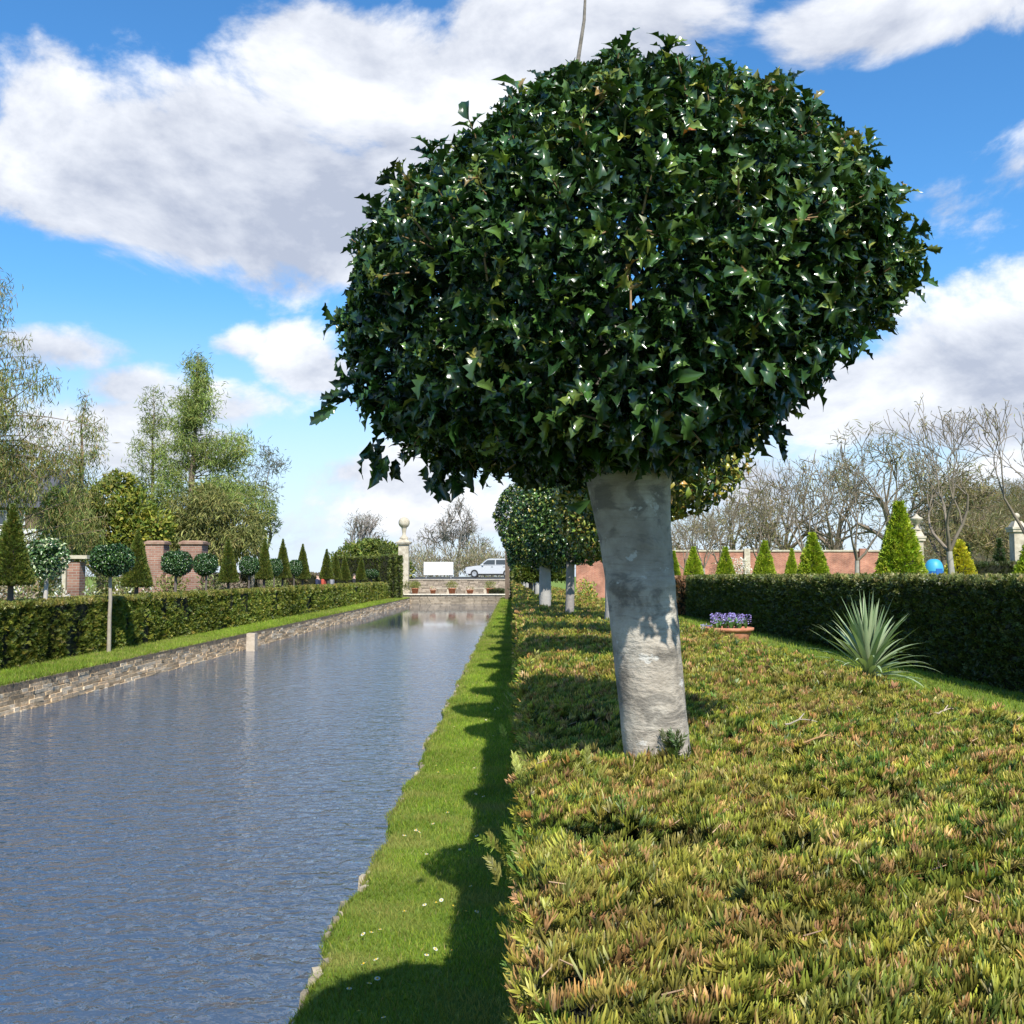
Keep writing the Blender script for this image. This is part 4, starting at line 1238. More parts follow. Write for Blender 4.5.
for (px, top, ws, lab) in rcl:
    d = CX_ * 1024 / (px - 512) if px != 789 else 48
    x = (px - 512) / 1024 * d; zt = W(px, top, d)[2]; s = zt / 3.45
    dup(rc, (x, d, 0), lab, rng.uniform(0, 6), (s * ws, s * ws, s))
gd = 32.5
proto_cone('topiary_cone', 'golden yellow cone behind a pale bare trunk', .98, .05, W(960, 540, gd)[2], .05, 4500, .2, [(.50, .46, .03), (.58, .52, .04), (.38, .37, .03)], [3, 2, 1], (W(960, 560, gd)[0], gd, 0), None, .06, trunk=False)
for (px, top, d, w, lab) in ((1000, 538, 40, .55, 'little dark conifer by the low dark hedge'), (968, 545, 41, .4, 'narrow dark yew half hidden behind the golden cone')):
    zt = W(px, top, d)[2]
    proto_cone('dwarf_conifer', lab, w, .1, zt, .05, 1500, .2, [(.03, .06, .018), (.045, .08, .02)], [1, 1], (W(px, 560, d)[0], d, 0), None, .05, trunk=False)

# tall dark yew hedge on the right
mb = MB()
RHX, RH = 6.9, 1.58
RC = [(.06, .085, .018), (.04, .06, .014), (.09, .10, .02)]  # face palette darkened: the shade on this side put into the colour
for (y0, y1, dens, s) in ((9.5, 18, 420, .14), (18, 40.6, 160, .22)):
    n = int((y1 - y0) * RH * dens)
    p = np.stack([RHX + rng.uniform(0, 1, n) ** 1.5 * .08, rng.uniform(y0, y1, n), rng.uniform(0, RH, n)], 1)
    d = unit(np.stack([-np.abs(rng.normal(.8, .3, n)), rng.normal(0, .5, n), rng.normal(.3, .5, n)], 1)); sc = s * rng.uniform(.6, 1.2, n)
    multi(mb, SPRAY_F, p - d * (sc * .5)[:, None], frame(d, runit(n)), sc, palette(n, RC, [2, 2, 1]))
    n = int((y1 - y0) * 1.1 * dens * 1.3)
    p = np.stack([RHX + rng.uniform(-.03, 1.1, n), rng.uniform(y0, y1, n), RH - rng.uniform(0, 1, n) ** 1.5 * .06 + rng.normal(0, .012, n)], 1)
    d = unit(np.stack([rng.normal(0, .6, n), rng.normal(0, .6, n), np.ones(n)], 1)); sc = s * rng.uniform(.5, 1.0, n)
    multi(mb, SPRAY_F, p - d * (sc * .6)[:, None], frame(d, runit(n)), sc, palette(n, [(.20, .20, .06), (.15, .17, .04), (.26, .22, .08)], [2, 2, 1]))  # lighter palette than the face: sunlit top put into the colour
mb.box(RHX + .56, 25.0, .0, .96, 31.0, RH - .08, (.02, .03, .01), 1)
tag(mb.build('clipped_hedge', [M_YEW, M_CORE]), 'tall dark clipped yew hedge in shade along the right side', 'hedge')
yew_block('beech_hedge', 'short rust-brown hedge end beside the big trunk, past the tall dark hedge', [(6.3, 8.1, 41.0, 43.4, 0, 1.55)], [(.30, .15, .08), (.22, .10, .05), (.36, .2, .11)], .2, 160)
yew_block('low_hedge', 'low dark hedge with pale top beside the little conifer', [(W(970, 570, 37)[0], W(1030, 570, 37)[0], 37, 38.4, 0, W(990, 563, 37)[2])], [(.05, .07, .02), (.08, .08, .03)], .22, 110)

# spiky yucca between the hedges
YX, YY = W(868, 640, 12.6)[0], 12.6
yt = thing('yucca', 'big spiky grey-green yucca with arching sword leaves on the right lawn', 'plant', (YX, YY, 0))
m = MB(); stem(m, .07, .52, (0, 0), 4, (.3, .24, .16)); m.build('stem', M_TWIG, yt)
m = MB()


def blade(mb, base, d0, L_, w, sag, col):
    n = 9; t = np.linspace(0, 1, n); q = np.array(base, float); d = unit(np.array(d0, float)); pts = [q]
    for i in range(n - 1):
        q = q + d * L_ / (n - 1); pts.append(q); d = unit(d + np.array([0, 0, -sag / (n - 1)]) * (.3 + 1.6 * t[i]))
    pts = np.array(pts); side = unit(np.cross(np.array(d0), [0, 0, 1.]) + 1e-4)
    wd = w * np.where(t < .35, .65 + t, 1.0) * np.clip((1 - t) * 1.7, 0, 1) ** .8
    nn = unit(np.cross(side, d0)) * np.sign(np.cross(side, d0)[2] + 1e-6)
    v = np.stack([pts - side * wd[:, None] / 2 + nn * wd[:, None] * .16, pts, pts + side * wd[:, None] / 2 + nn * wd[:, None] * .16], 1)
    I = np.arange(n * 3).reshape(n, 3)
    F = np.concatenate([np.stack([I[:-1, k], I[:-1, k + 1], I[1:, k + 1], I[1:, k]], -1) for k in (0, 1)])
    cc = np.array(col)[None] * np.repeat((.8 + .35 * t)[:, None], 3, 1).reshape(-1, 1)
    mb.add(v.reshape(-1, 3), F, cc)


for i in range(120):
    an = i * 2.39996 + rng.uniform(-.2, .2); t = (i + .5) / 120
    e = math.radians(88 - 92 * t ** .9 + rng.uniform(-7, 7))
    d0 = np.array([math.cos(an) * math.cos(e), math.sin(an) * math.cos(e), math.sin(e)])
    col = np.array([(.27, .34, .18), (.33, .39, .21), (.20, .28, .14)][rng.integers(3)]) * rng.uniform(.85, 1.2)
    if t > .93: col = np.array([.45, .38, .22])
    blade(m, (0, 0, .52 - .22 * t), d0, rng.uniform(.70, .90) * (1.08 - .12 * t), rng.uniform(.055, .072), (.12 + 1.5 * t * (1 if rng.random() < .75 else .2)), col)
m.build('leaves', M_YUCCA, yt)

# terracotta pot of hyacinths
PX, PY = W(729, 630, 19.5)[0], 19.5
pt = thing('flower_pot', 'wide terracotta bowl of purple hyacinths in front of the dark hedge', 'flower pot', (PX, PY, 0)); pt.scale = (1.12, 1.12, 1.1)
MB().lathe([(.0, .0), (.24, .0), (.27, .05), (.30, .09), (.27, .14), (.33, .40), (.37, .48), (.37, .51), (.41, .52), (.415, .57), (.39, .575), (.37, .54), (.0, .53)], 36).build('pot', M_TERRA, pt, smooth=False)
m = MB(); nfl = 17
fm = MB()
for i in range(nfl):
    an = i * 2.4; r_ = .31 * math.sqrt((i + .5) / nfl)
    b = np.array([r_ * math.cos(an), r_ * math.sin(an), .53]); lean = np.array([b[0] * .5, b[1] * .5, 0])
    hgt = rng.uniform(.14, .2)
    for k in range(7):
        a2 = rng.uniform(0, 2 * PI)
        blade(m, b, (math.cos(a2) * .4, math.sin(a2) * .4, 1), rng.uniform(.16, .26), .028, .5, np.array([.10, .24, .05]) * rng.uniform(.7, 1.3))
    m.tubes([(b, b + lean * .3 + np.array([0, 0, hgt]), .009, .008)], 5, (.14, .24, .06))
    n = 46; zz = rng.uniform(0, 1, n); a3 = rng.uniform(0, 2 * PI, n)
    P = b + lean * .3 + np.stack([np.cos(a3) * .038, np.sin(a3) * .038, hgt * .75 + zz * .15], 1)
    D = unit(np.stack([np.cos(a3), np.sin(a3), rng.uniform(-.2, .5, n)], 1))
    fm = MB()
    fm.scatter(simple_leaf(.8, .3), P - D * .012, frame(D, np.tile(UP, (n, 1)) + runit(n) * .5), rng.uniform(.026, .04, n), palette(n, [(.40, .32, .70), (.50, .42, .80), (.30, .22, .58)], [2, 1, 1])); fm.build('flower_spike', M_PETAL, pt)
m.build('leaves', M_YUCCA, pt)
p0 = W(707, 627, 21); m = MB(); fms = []
for i in range(9):
    b = np.array([rng.normal(0, .13), rng.normal(0, .13), 0])
    for k in range(4):
        a2 = rng.uniform(0, 6.28); blade(m, b, (math.cos(a2) * .35, math.sin(a2) * .35, 1), .5, .02, .4, (.10, .2, .06))
    n = 20; P = b + np.stack([rng.normal(0, .03, n), rng.normal(0, .03, n), rng.uniform(.48, .62, n)], 1)
    fm = MB(); fm.scatter(simple_leaf(.8, .3), P, frame(runit(n), runit(n)), np.full(n, .035), palette(n, [(.26, .2, .5), (.4, .36, .6)], [1, 1])); fms.append(fm)
t = thing('flower_clump', 'small clump of mauve flowers left of the hyacinth bowl', 'flowers', (p0[0], 21, 0)); m.build('leaves', M_YUCCA, t)
for fm in fms: fm.build('flower_head', M_PETAL, t)

# ------------------------------------------------------------------ right background: brick wall, piers, tent, woods
wd = 76.0
mb = MB(); xa, xb = W(576, 560, wd)[0], W(906, 560, wd)[0]; zt = W(780, 550, wd)[2]
for o in bare:
    del o['h']
for o in COL.objects:
    if 'h' in o: del o['h']
bw_ = thing('brick_wall', 'high red brick garden wall behind the cones and bare trees', 'wall', ((xa + xb) / 2, wd, 0))
MB().box(0, 0, 0, xb - xa, .4, zt - .12).build('wall', M_BRICK_RED, bw_)
MB().box(0, 0, zt - .12, xb - xa + .1, .56, .12).build('coping', M_LIME, bw_)
for px in (746, 862):
    x = W(px, 560, wd)[0] - (xa + xb) / 2
    MB().box(x, -.3, 0, .42 if px == 746 else .6, .3, zt + .10).build('pier', M_LIME if px == 746 else M_BRICK_RED, bw_)
# white blossom trained on the wall
for (px, y_, w, h0, h1, n, lab) in ((738, 568, 1.9, .9, 3.0, 1500, 'white blossoming shrub against the brick wall'), (722, 556, 1.6, 1.2, 3.3, 260, 'sparse wall-trained fruit tree with dark twigs')):
    p = W(px, y_, wd - .6)
    t = thing('wall_shrub', lab, 'shrub', (p[0], wd - .75, 0))
    sg, tp = skeleton(.5, .9, .05, 3, [5, 4, 3], (15, 50), 5 + px, .2, .0, .75, first=5)
    MB().tubes([(a * np.array([1, .3, 1]), b * np.array([1, .3, 1]), c, d) for a, b, c, d in sg], 5, (.16, .12, .09)).build('branches', M_TWIG, t)
    m = MB(); blob_cloud(m, [((0, 0, (h0 + h1) / 2), (w / 2, .3, (h1 - h0) / 2))], n * 2.0, .12, [(.8, .8, .78), (.7, .68, .62), (.3, .32, .15)], [4, 2, 1] if n > 500 else [1, 1, 3]); m.build('blossom', M_PETAL, t)

G_P = 'stone gate piers on the right'
def pier(name, label, x, y, z_cap, z_top, w, mat, group=None, ballr=.2, z0=0, urn=False):
    t = thing(name, label, 'gate pier', (x, y, z0), group)
    zc, ztp = z_cap - z0, z_top - z0
    MB().box(0, 0, 0, w * 1.15, w * 1.15, .35).box(0, 0, .35, w, w, zc - .35).build('shaft', mat, t)
    MB().box(0, 0, zc, w * 1.35, w * 1.35, .10).box(0, 0, zc + .10, w * 1.5, w * 1.5, .08).box(0, 0, zc + .18, w * 1.2, w * 1.2, .22, taper=.55).build('cap', M_LIME, t)
    h0 = zc + .40; H = ztp - h0; r = min(ballr, H * .36)
    prof = [(r * .75, 0), (r * .8, H * .06), (r * .4, H * .14), (r * .3, H * .24), (r * .45, H - 2 * r - .01)]
    prof += [(r * max(math.sin(a), .05), H - r - r * math.cos(a)) for a in np.linspace(.5, PI, 9)]
    if urn: prof = [(r * a, H * b) for a, b in ((.8, 0), (.8, .06), (.35, .12), (.25, .30), (.55, .42), (1.0, .62), (1.12, .70), (1.12, .74), (.7, .80), (.35, .90), (.25, .96), (.03, 1.0))]
    m = MB().lathe(prof, 20, ctr=(0, 0, h0)); m.build('finial', M_LIME, t, smooth=True)
    return t


p = W(917, 541, 38); pier('gate_pier', 'pale stone gate pier with urn finial right of the tallest green cone', p[0], 38, p[2], W(917, 514, 38)[2], .34, M_LIME, G_P, urn=True)
p = W(1017, 532, 38); pier('gate_pier', 'stone gate pier with ball finial at the right edge of the photo', p[0], 38, p[2], W(1017, 513, 38)[2], .40, M_LIME, G_P)
p = W(404, 543, 79); pier('finial_pier', 'tall stone pier with large ball finial at the far end of the canal', p[0], 79, p[2] - .1, W(404, 517, 79)[2], .78, M_LIME, None, .44, .2)
p = W(934, 570, 66)
t = thing('tent', 'small turquoise and blue dome tent right of the first stone pier', 'tent', (p[0], 66, 0))
a_ = np.linspace(0, PI / 2, 9); R0 = .58; ZT = W(931, 559, 66)[2]
MB().lathe([(R0 * math.cos(a) ** .7 + .005, ZT * (.71 + .29 * math.sin(a))) for a in a_], 20).build('canopy', plain('tent_cyan', (.045, .33, .52), .5), t, smooth=True)
MB().lathe([(R0 * .98, 0), (R0 * 1.02, ZT * .4), (R0 * 1.0, ZT * .709)], 20).build('skirt', plain('tent_blue', (.015, .11, .36), .5), t, smooth=True)
MB().box(.1, -R0 * 1.0, ZT * .25, .5, .05, ZT * .52, taper=.8).build('flap', bpy.data.materials['tent_blue'], t)

G_WOOD = 'big bare trees of the wood behind the brick wall'
def wood_tree(name, label, px, top, d, wpx, seed, cols, wts, dens=900, s=.5, ht=.28, group=None, zb=0., sparse=1.0, twigc=(.19, .15, .105), lev=4, spread=(20, 60)):
    p = W(px, 576, d); H = W(px, top, d)[2] - zb; wid = wpx / 1024 * d
    t = thing(name, label, 'tree', (p[0], d, zb), group)
    sg, tp = skeleton(H * ht, H * .34, H * .028, lev, [5, 4, 3, 3], spread, seed, .15, .04, .68, first=5)
    A = np.array([s_[1] for s_ in sg]); sx = (wid / 2) / max(np.percentile(np.abs(A[:, :2]).max(1), 97), .1); sz = H / A[:, 2].max()
    S = np.array([sx, sx, sz]); rmin = .0004 * d
    sg = [(a * S, b * S, max(c, rmin), max(e, rmin)) for a, b, c, e in sg]
    MB().tubes(sg[:5], 9, twigc).build('trunk', M_TWIG, t)
    m = MB().tubes(sg[5:], 4, twigc, 1)
    tp = np.array(tp) * S
    n = int(len(tp) * sparse)
    if n:
        rep = 16
        P = np.repeat(tp[rng.permutation(len(tp))[:n]], rep, 0) + rng.normal(0, .30 * s * 2.2, (n * rep, 3)) * np.array([1, 1, .8])
        n = len(P)
        m.scatter(TWIGLET, P, frame(unit(runit(n) + np.array([0, 0, .6])), runit(n)), s * rng.uniform(.5, 1.5, n), palette(n, cols, wts, .25))
    m.build('crown', [M_LEAF, M_TWIG], t)
    return t


OL = [(.27, .22, .10), (.21, .185, .085), (.31, .25, .13), (.17, .18, .06), (.34, .29, .18)]
for i, (px, top, d, w, lab) in enumerate(((700, 512, 105, 70, 'low bare tree of the wood, behind the cones nearest the big trunk'), (735, 490, 112, 80, 'bare brown tree of the wood, left of centre over the brick wall'), (785, 462, 118, 95, 'bare tree of the wood behind the low-forking garden tree'),
                                         (835, 450, 110, 110, 'tall brown bare tree of the wood between two garden trees'), (890, 432, 104, 140, 'biggest ivy-green bare tree of the wood, rounded crown behind the tallest cone'), (945, 470, 112, 110, 'olive bare tree of the wood right of the biggest one'),
                                         (765, 505, 95, 60, 'lower twiggy tree of the wood just over the wall coping'), (660, 525, 120, 70, 'distant bare tree of the wood mostly behind the big trunk'), (985, 522, 105, 70, 'low bushy tree of the wood at the foot of the hill on the right'), (1030, 525, 110, 80, 'low bushy tree of the wood at the far right edge'))):
    wood_tree('woodland_tree', lab, px, top, d, w, 40 + i, OL, [3, 3, 2, 2 + 3 * (i == 4), 1], s=.75, group=G_WOOD, sparse=(.22 if i in (0, 1, 2, 6, 7) else .45 if i == 3 else .8))
hx = np.linspace(5, 260, 40); hy = np.linspace(125, 420, 16)
HX, HY = np.meshgrid(hx, hy)
HZ = np.clip((HY - 125) / 110, 0, 1) ** .8 * (14 + 9 * np.clip((HX - 60) / 100, 0, 1)) * np.clip((HX / HY - .34) / .10, 0, 1) + 0.0 * np.sin(HX * .07) * np.clip((HY - 125) / 60, 0, 1) - .05
tag(MB().grid(HX, HY, HZ).build('hillside', noisy_mat('hill_ground', [(.08, .07, .035), (.12, .11, .05), (.09, .12, .04)], .08, .95, .2, 2)), kind='structure')
m = MB()
for k in range(520):
    y = rng.uniform(135, 300); x = rng.uniform(.13, .62) * y
    if x / y < .40: continue
    z = np.clip((y - 125) / 110, 0, 1) ** .8 * (14 + 9 * np.clip((x - 60) / 100, 0, 1)) * np.clip((x / y - .34) / .10, 0, 1)
    r = rng.uniform(1.6, 3.4)
    blob_cloud(m, [((x, y, z + r * .7), (r, r, r * rng.uniform(.8, 1.3)))], 45, .95, [[(.27, .21, .12), (.22, .17, .10), (.31, .26, .16)], [(.13, .14, .05), (.18, .18, .06), (.22, .19, .08)]][rng.random() < .35], [2, 2, 1], T=TWIGLET)
tag(m.build('far_woodland', M_LEAF), 'brown leafless woodland covering the far hillside on the right', 'woodland', kind='stuff')

# ------------------------------------------------------------------ far end: board, car, pots, bare oak, scrub
p = W(438.5, 568, 91); zb = 1.38
w, h = 29.5 / 1024 * 91, 13 / 1024 * 91; z0 = W(438, 575, 91)[2]
t = thing('display_board', 'blank white display board on legs beyond the far garden wall', 'board', (p[0], 91, zb))
MB().box(0, 0, z0 - zb, w, .06, h).build('panel', M_WHITE, t)
mpl = plain('pale_print', (.74, .77, .80), .6)
for (x0_, z0_, ww, hh) in ((-.72, .3, .62, .55), (.1, .35, .5, .6), (.78, .25, .6, .7)):
    MB().box(x0_, -.034, z0 - zb + z0_, ww, .006, hh).build('print', mpl, t)
for sx in (-1, 1):
    MB().box(sx * w * .42, .05, 0, .07, .05, z0 - zb + h * .8).build('leg', M_METAL, t)

# white car, seen above the wall, facing left
cd = 100.; p = W(489, 568, cd); zr = 1.42
car = thing('parked_car', 'white estate car parked on the road beyond the far garden wall', 'car', (p[0] + .2, cd, zr)); car.scale = (1.1, 1.1, 1.18)
def extr(prof, y0, y1, inset=0):
    P = np.array(prof, float); k = len(P)
    v = np.concatenate([np.stack([P[:, 0], np.full(k, y0), P[:, 1]], 1), np.stack([P[:, 0], np.full(k, y1), P[:, 1]], 1)])
    return v, k
m = MB()
prof = [(-2.25, .32), (-2.28, .62), (-2.2, .86), (-1.25, 1.0), (2.1, 1.04), (2.25, .8), (2.25, .32)]
prof_h = []
def loft(mb, prof, ys, ins, c=(.8, .8, .8), m=0):
    P = np.array(prof, float); ctr = P.mean(0); k = len(P); rows = []
    for y, f in zip(ys, ins):
        Q = ctr + (P - ctr) * f; rows.append(np.stack([Q[:, 0], np.full(k, y), Q[:, 1]], 1))
    v = np.concatenate(rows); F = []
    for r in range(len(ys) - 1):
        for i in range(k):
            j = (i + 1) % k; F.append([r * k + i, r * k + j, (r + 1) * k + j, (r + 1) * k + i])
    mb.add(v, F, c, m)
    mb.add(rows[0], [list(range(k))], c, m); mb.add(rows[-1], [list(range(k))[::-1]], c, m)
loft(m, prof, [-.88, -.80, .80, .88], [.95, 1, 1, .95])
roof = [(-1.0, 1.02), (-.35, 1.52), (-.1, 1.58), (1.5, 1.58), (1.95, 1.5), (2.2, 1.04)]
loft(m, roof, [-.74, -.66, .66, .74], [.95, 1, 1, .95])
body = m.build('body', M_CAR, car)
MB().box(-2.27, 0, .36, .12, 1.7, .2).build('bumper', M_RUBBER, car)
MB().box(-.05, 0, .22, 3.9, 1.66, .12).build('sill', M_RUBBER, car)
for y in (-.95, .95):
    MB().box(-.72, y, 1.02, .14, .16, .13, taper=.8).build('mirror', M_CAR, car)
for x in (.1, 1.15):
    MB().box(x, -.892, .88, .18, .02, .035).build('door_handle', M_RUBBER, car)
for y in (-.755, .755):
    for q in ([(-.78, 1.1), (-.3, 1.45), (.35, 1.47), (.35, 1.1)], [(.45, 1.1), (.45, 1.47), (1.25, 1.47), (1.4, 1.1)], [(1.5, 1.1), (1.35, 1.46), (1.75, 1.44), (1.98, 1.12)]):
        mg = MB(); loft(mg, q, [y - .012, y + .012], [1, 1]); mg.build('side_window', M_GLASS, car)
mg = MB().add([(-1.0, -.62, 1.06), (-1.0, .62, 1.06), (-.42, .56, 1.5), (-.42, -.56, 1.5), (-.94, -.62, 1.04), (-.94, .62, 1.04), (-.36, .56, 1.48), (-.36, -.56, 1.48)], [[0, 1, 2, 3], [7, 6, 5, 4], [0, 4, 5, 1], [1, 5, 6, 2], [2, 6, 7, 3], [3, 7, 4, 0]]).build('windscreen', M_GLASS, car)
for x in (-1.45, 1.4):
    for y in (-.82, .82):
        wh = MB(); prof_w = [(.2, -.1), (.32, -.1), (.34, -.06), (.34, .06), (.32, .1), (.2, .1)]
        wh.lathe(prof_w, 20); o = wh.build('wheel', M_RUBBER, car); o.rotation_euler.x = PI / 2; o.location = (x, y, .34)
        rm = MB().lathe([(.02, -.08), (.2, -.09), (.2, .09), (.02, .08)], 16).build('rim', M_METAL, o)
for y in (-.62, .62):
    MB().box(-2.24, y, .66, .1, .3, .16).build('headlight', M_GLASS, car)

G_POT = 'potted plants on the terrace at the end of the canal'
mp_ = []
for i, (px, w, green, lab) in enumerate(((415, 11, 1, 'terracotta pot with a broad yellow-green bush at the foot of the finial pier'), (433, 9, 0, 'low terracotta pot of pale pink and white flowers next to the left bush'), (452, 12, 1, 'terracotta pot with yellow-green bush below the white display board'), (470, 11, 0, 'low terracotta pot of pale flowers between two bushes'), (490, 12, 1, 'terracotta pot with yellow-green bush below the white car'))):
    d = 77.6; p = W(px, 590, d); s = w / 12
    t = thing('flower_pot', lab, 'flower pot', (p[0], d, .20), G_POT)
    hh = .48 if green else .36
    MB().lathe([(0, 0), (.2 * s, 0), (.29 * s, hh * .9), (.33 * s, hh * .9), (.33 * s, hh), (.26 * s, hh), (0, hh - .04)], 18).build('pot', M_TERRA, t)
    m = MB()
    if green: blob_cloud(m, [((0, 0, hh + .22), (.45 * s, .4, .30))], 4200, .15, [(.26, .27, .05), (.28, .28, .07), (.16, .19, .04)], [1, 1, 1], T=SLIVER, shell=.2)
    else: blob_cloud(m, [((0, 0, hh + .10), (.36 * s, .33, .16))], 3500, .10, [(.66, .58, .47), (.65, .38, .32), (.25, .28, .10)], [2, 1.4, 1.3], shell=.2)
    m.build('plant', M_LEAF, t)
p = W(395, 590, 75.2)
blob = MB(); blob_cloud(blob, [((0, 0, .62), (.75, .4, .35))], 3000, .18, [(.22, .23, .06), (.17, .19, .05)], [1, 1], T=SLIVER, shell=.2)
t = thing('bush', 'low yellow-green bush on a pale plinth left of the finial pier', 'bush', (W(411, 590, 78.3)[0], 78.6, .2)); blob.build('foliage', M_LEAF, t)
MB().box(0, 0, 0, .9, .45, .32).build('plinth', M_LIME, t)
# stone bench slabs behind the pots
for (px, lab) in ((441, 'grey stone bench on the terrace between the left pots'), (478, 'grey stone bench on the terrace between the right pots')):
    d = 79.8; x = W(px, 580, d)[0]; t = thing('bench', lab, 'bench', (x, d, .2))
    MB().box(0, 0, .42, 1.5, .42, .07).build('seat', M_LIME, t)
    for sx in (-.55, .55): MB().box(sx, 0, 0, .16, .36, .42).build('leg', M_LIME, t)
p = W(507.5, 570, 70)
t = thing('timber_post', 'tall brown timber post at the far end of the near grass strip', 'post', (-.32, 70, 0))
MB().box(0, 0, 0, .30, .30, W(507, 549, 70)[2]).build('post', M_WOOD, t); MB().box(0, 0, W(507, 549, 70)[2], .38, .38, .08, taper=.7).build('cap', M_WOOD, t)
yew_block('box_hedge', 'dark low box hedge beside the brown post at the canal end', [(-1.7, -.6, 77.0, 78.2, .2, .62)], [(.05, .07, .02), (.08, .09, .03)], .2, 130)
yew_block('yew_column', 'dark upright yew column behind the brown post', [(-.1, .5, 71.5, 72.6, 0, W(515, 556, 72)[2])], [(.04, .06, .016), (.06, .08, .02)], .22, 130)

wood_tree('bare_oak', 'large bare spreading oak in the distance above the white board and car', 456, 497, 140, 66, 77, [(.28, .25, .22), (.22, .19, .16)], [1, 1], s=.5, sparse=.5, zb=0., twigc=(.26, .23, .20), lev=5, ht=.22, spread=(25, 70))
wood_tree('bare_tree', 'faint bare tree rising behind the big rounded yew mound', 361, 513, 118, 40, 78, [(.34, .30, .26)], [1], s=.5, sparse=.3, twigc=(.32, .28, .25), ht=.3, spread=(15, 40))
m = MB()
for k in range(70):
    px = rng.uniform(408, 560); d = rng.uniform(112, 135); top = 553 + 8 * math.sin(px * .09) + rng.uniform(-9, 8)
    p = W(px, top, d); H = p[2] - 1
    blob_cloud(m, [((p[0], d, 1 + H * .55), (rng.uniform(1.2, 2.2), 1.2, H * .5))], 75, .55, [(.30, .25, .15), (.24, .21, .14), (.28, .28, .14)], [2, 2, 1], T=SLIVER, shell=.1, updir=.9)
tag(m.build('roadside_scrub', M_LEAF), 'pale brown leafless scrub along the road behind the white car and board', 'scrub', kind='stuff')
# rounded yew mound left of the finial pier
m = MB(); d = 84
bl_ = []
for (px, py, w, h) in ((362, 566, 30, 22), (385, 566, 24, 18), (375, 556, 22, 16), (352, 560, 18, 14), (395, 572, 18, 14), (340, 572, 14, 12), (368, 550, 14, 10), (392, 553, 9, 8)):
    p = W(px, py, d); bl_.append(((p[0], d + rng.uniform(-.5, .5), p[2]), (w / 1024 * d, 1.6, h / 1024 * d)))
blob_cloud(m, bl_, 800, .34, [(.13, .17, .035), (.18, .21, .04), (.08, .12, .025), (.24, .24, .05)], [3, 2, 2, 1], shell=.7)
tr = W(366, 560, d)
t = thing('yew_mound', 'big rounded clipped yew mound left of the finial pier', 'tree', (tr[0], d, 0))
o = m.build('crown', M_LEAF, t); o.matrix_parent_inverse = Matrix.Translation((-tr[0], -d, 0))
mm = MB(); stem(mm, .25, 2.2, (0, 0), 4, (.2, .15, .1)); mm.build('trunk', M_TWIG, t)

# ------------------------------------------------------------------ left background
def conifer(name, label, loc, H, r0, prof, nb, cols, wts, s, lean=(0, 0), seed=5, droop=.35, twigc=(.24, .19, .14), fill=26, z_lo=.12):
    r = np.random.default_rng(seed)
    t = thing(name, label, 'tree', loc)
    segs = []; q = np.zeros(3)
    for i in range(8):
        q2 = np.array([lean[0] * ((i + 1) / 8), lean[1] * ((i + 1) / 8), H * (i + 1) / 8]) + r.normal(0, .06, 3) * np.array([1, 1, 0])
        segs.append((q, q2, r0 * (1 - i / 8.3), r0 * (1 - (i + 1) / 8.3))); q = q2
    MB().tubes(segs, 9, twigc).build('trunk', M_TWIG, t)
    bs = []; P = []; D = []
    for i in range(nb):
        f = z_lo + (1 - z_lo) * (i + r.uniform(0, 1)) / nb
        L_ = np.interp(f, *zip(*prof)) * r.uniform(.55, 1.15)
        b = np.array([lean[0] * f, lean[1] * f, H * f]); an = r.uniform(0, 2 * PI)
        d = np.array([math.cos(an), math.sin(an), r.uniform(.05, .5) + .5 * f]); d = unit(d); q = b; n = 6
        for k in range(n):
            d = unit(d + r.normal(0, .12, 3) + np.array([0, 0, -.07]))
            q2 = q + d * L_ / n
            rr_ = max(.012, r0 * .22 * (1 - f) * (1 - k / n)); bs.append((q, q2, rr_, max(.01, rr_ * .8)))
            if k >= 1:
                for _ in range(int(fill * 8 * L_ / n * (.6 + .4 * k / n) + r.uniform(0, 1))):
                    c = q + (q2 - q) * r.uniform() + r.normal(0, s * .7, 3) + np.array([0, 0, -abs(r.normal(0, droop))])
                    P.append(c); D.append(r.normal(0, .5, 3) + np.array([0, 0, -1.0 if r.uniform() < .7 else .6]) * droop * 2.4)
            q = q2
    P = np.array(P); n = len(P)
    k = r.uniform(0, 1, n) < np.clip(.9 + fnoise(P, 1.1, seed) * .9, .05, 1); P = P[k]; D = unit(np.array(D)[k]); n = len(P)
    m = MB().tubes(bs, 5, twigc, 1)
    m.scatter(TWIGLET2, P, frame(D, runit(n)), s * rng.uniform(.7, 1.5, n), palette(n, cols, wts, .22) * (1 + .3 * fnoise(P, .9, seed + 1))[:, None])
    m.build('crown', [M_LEAF, M_TWIG], t)
    return t


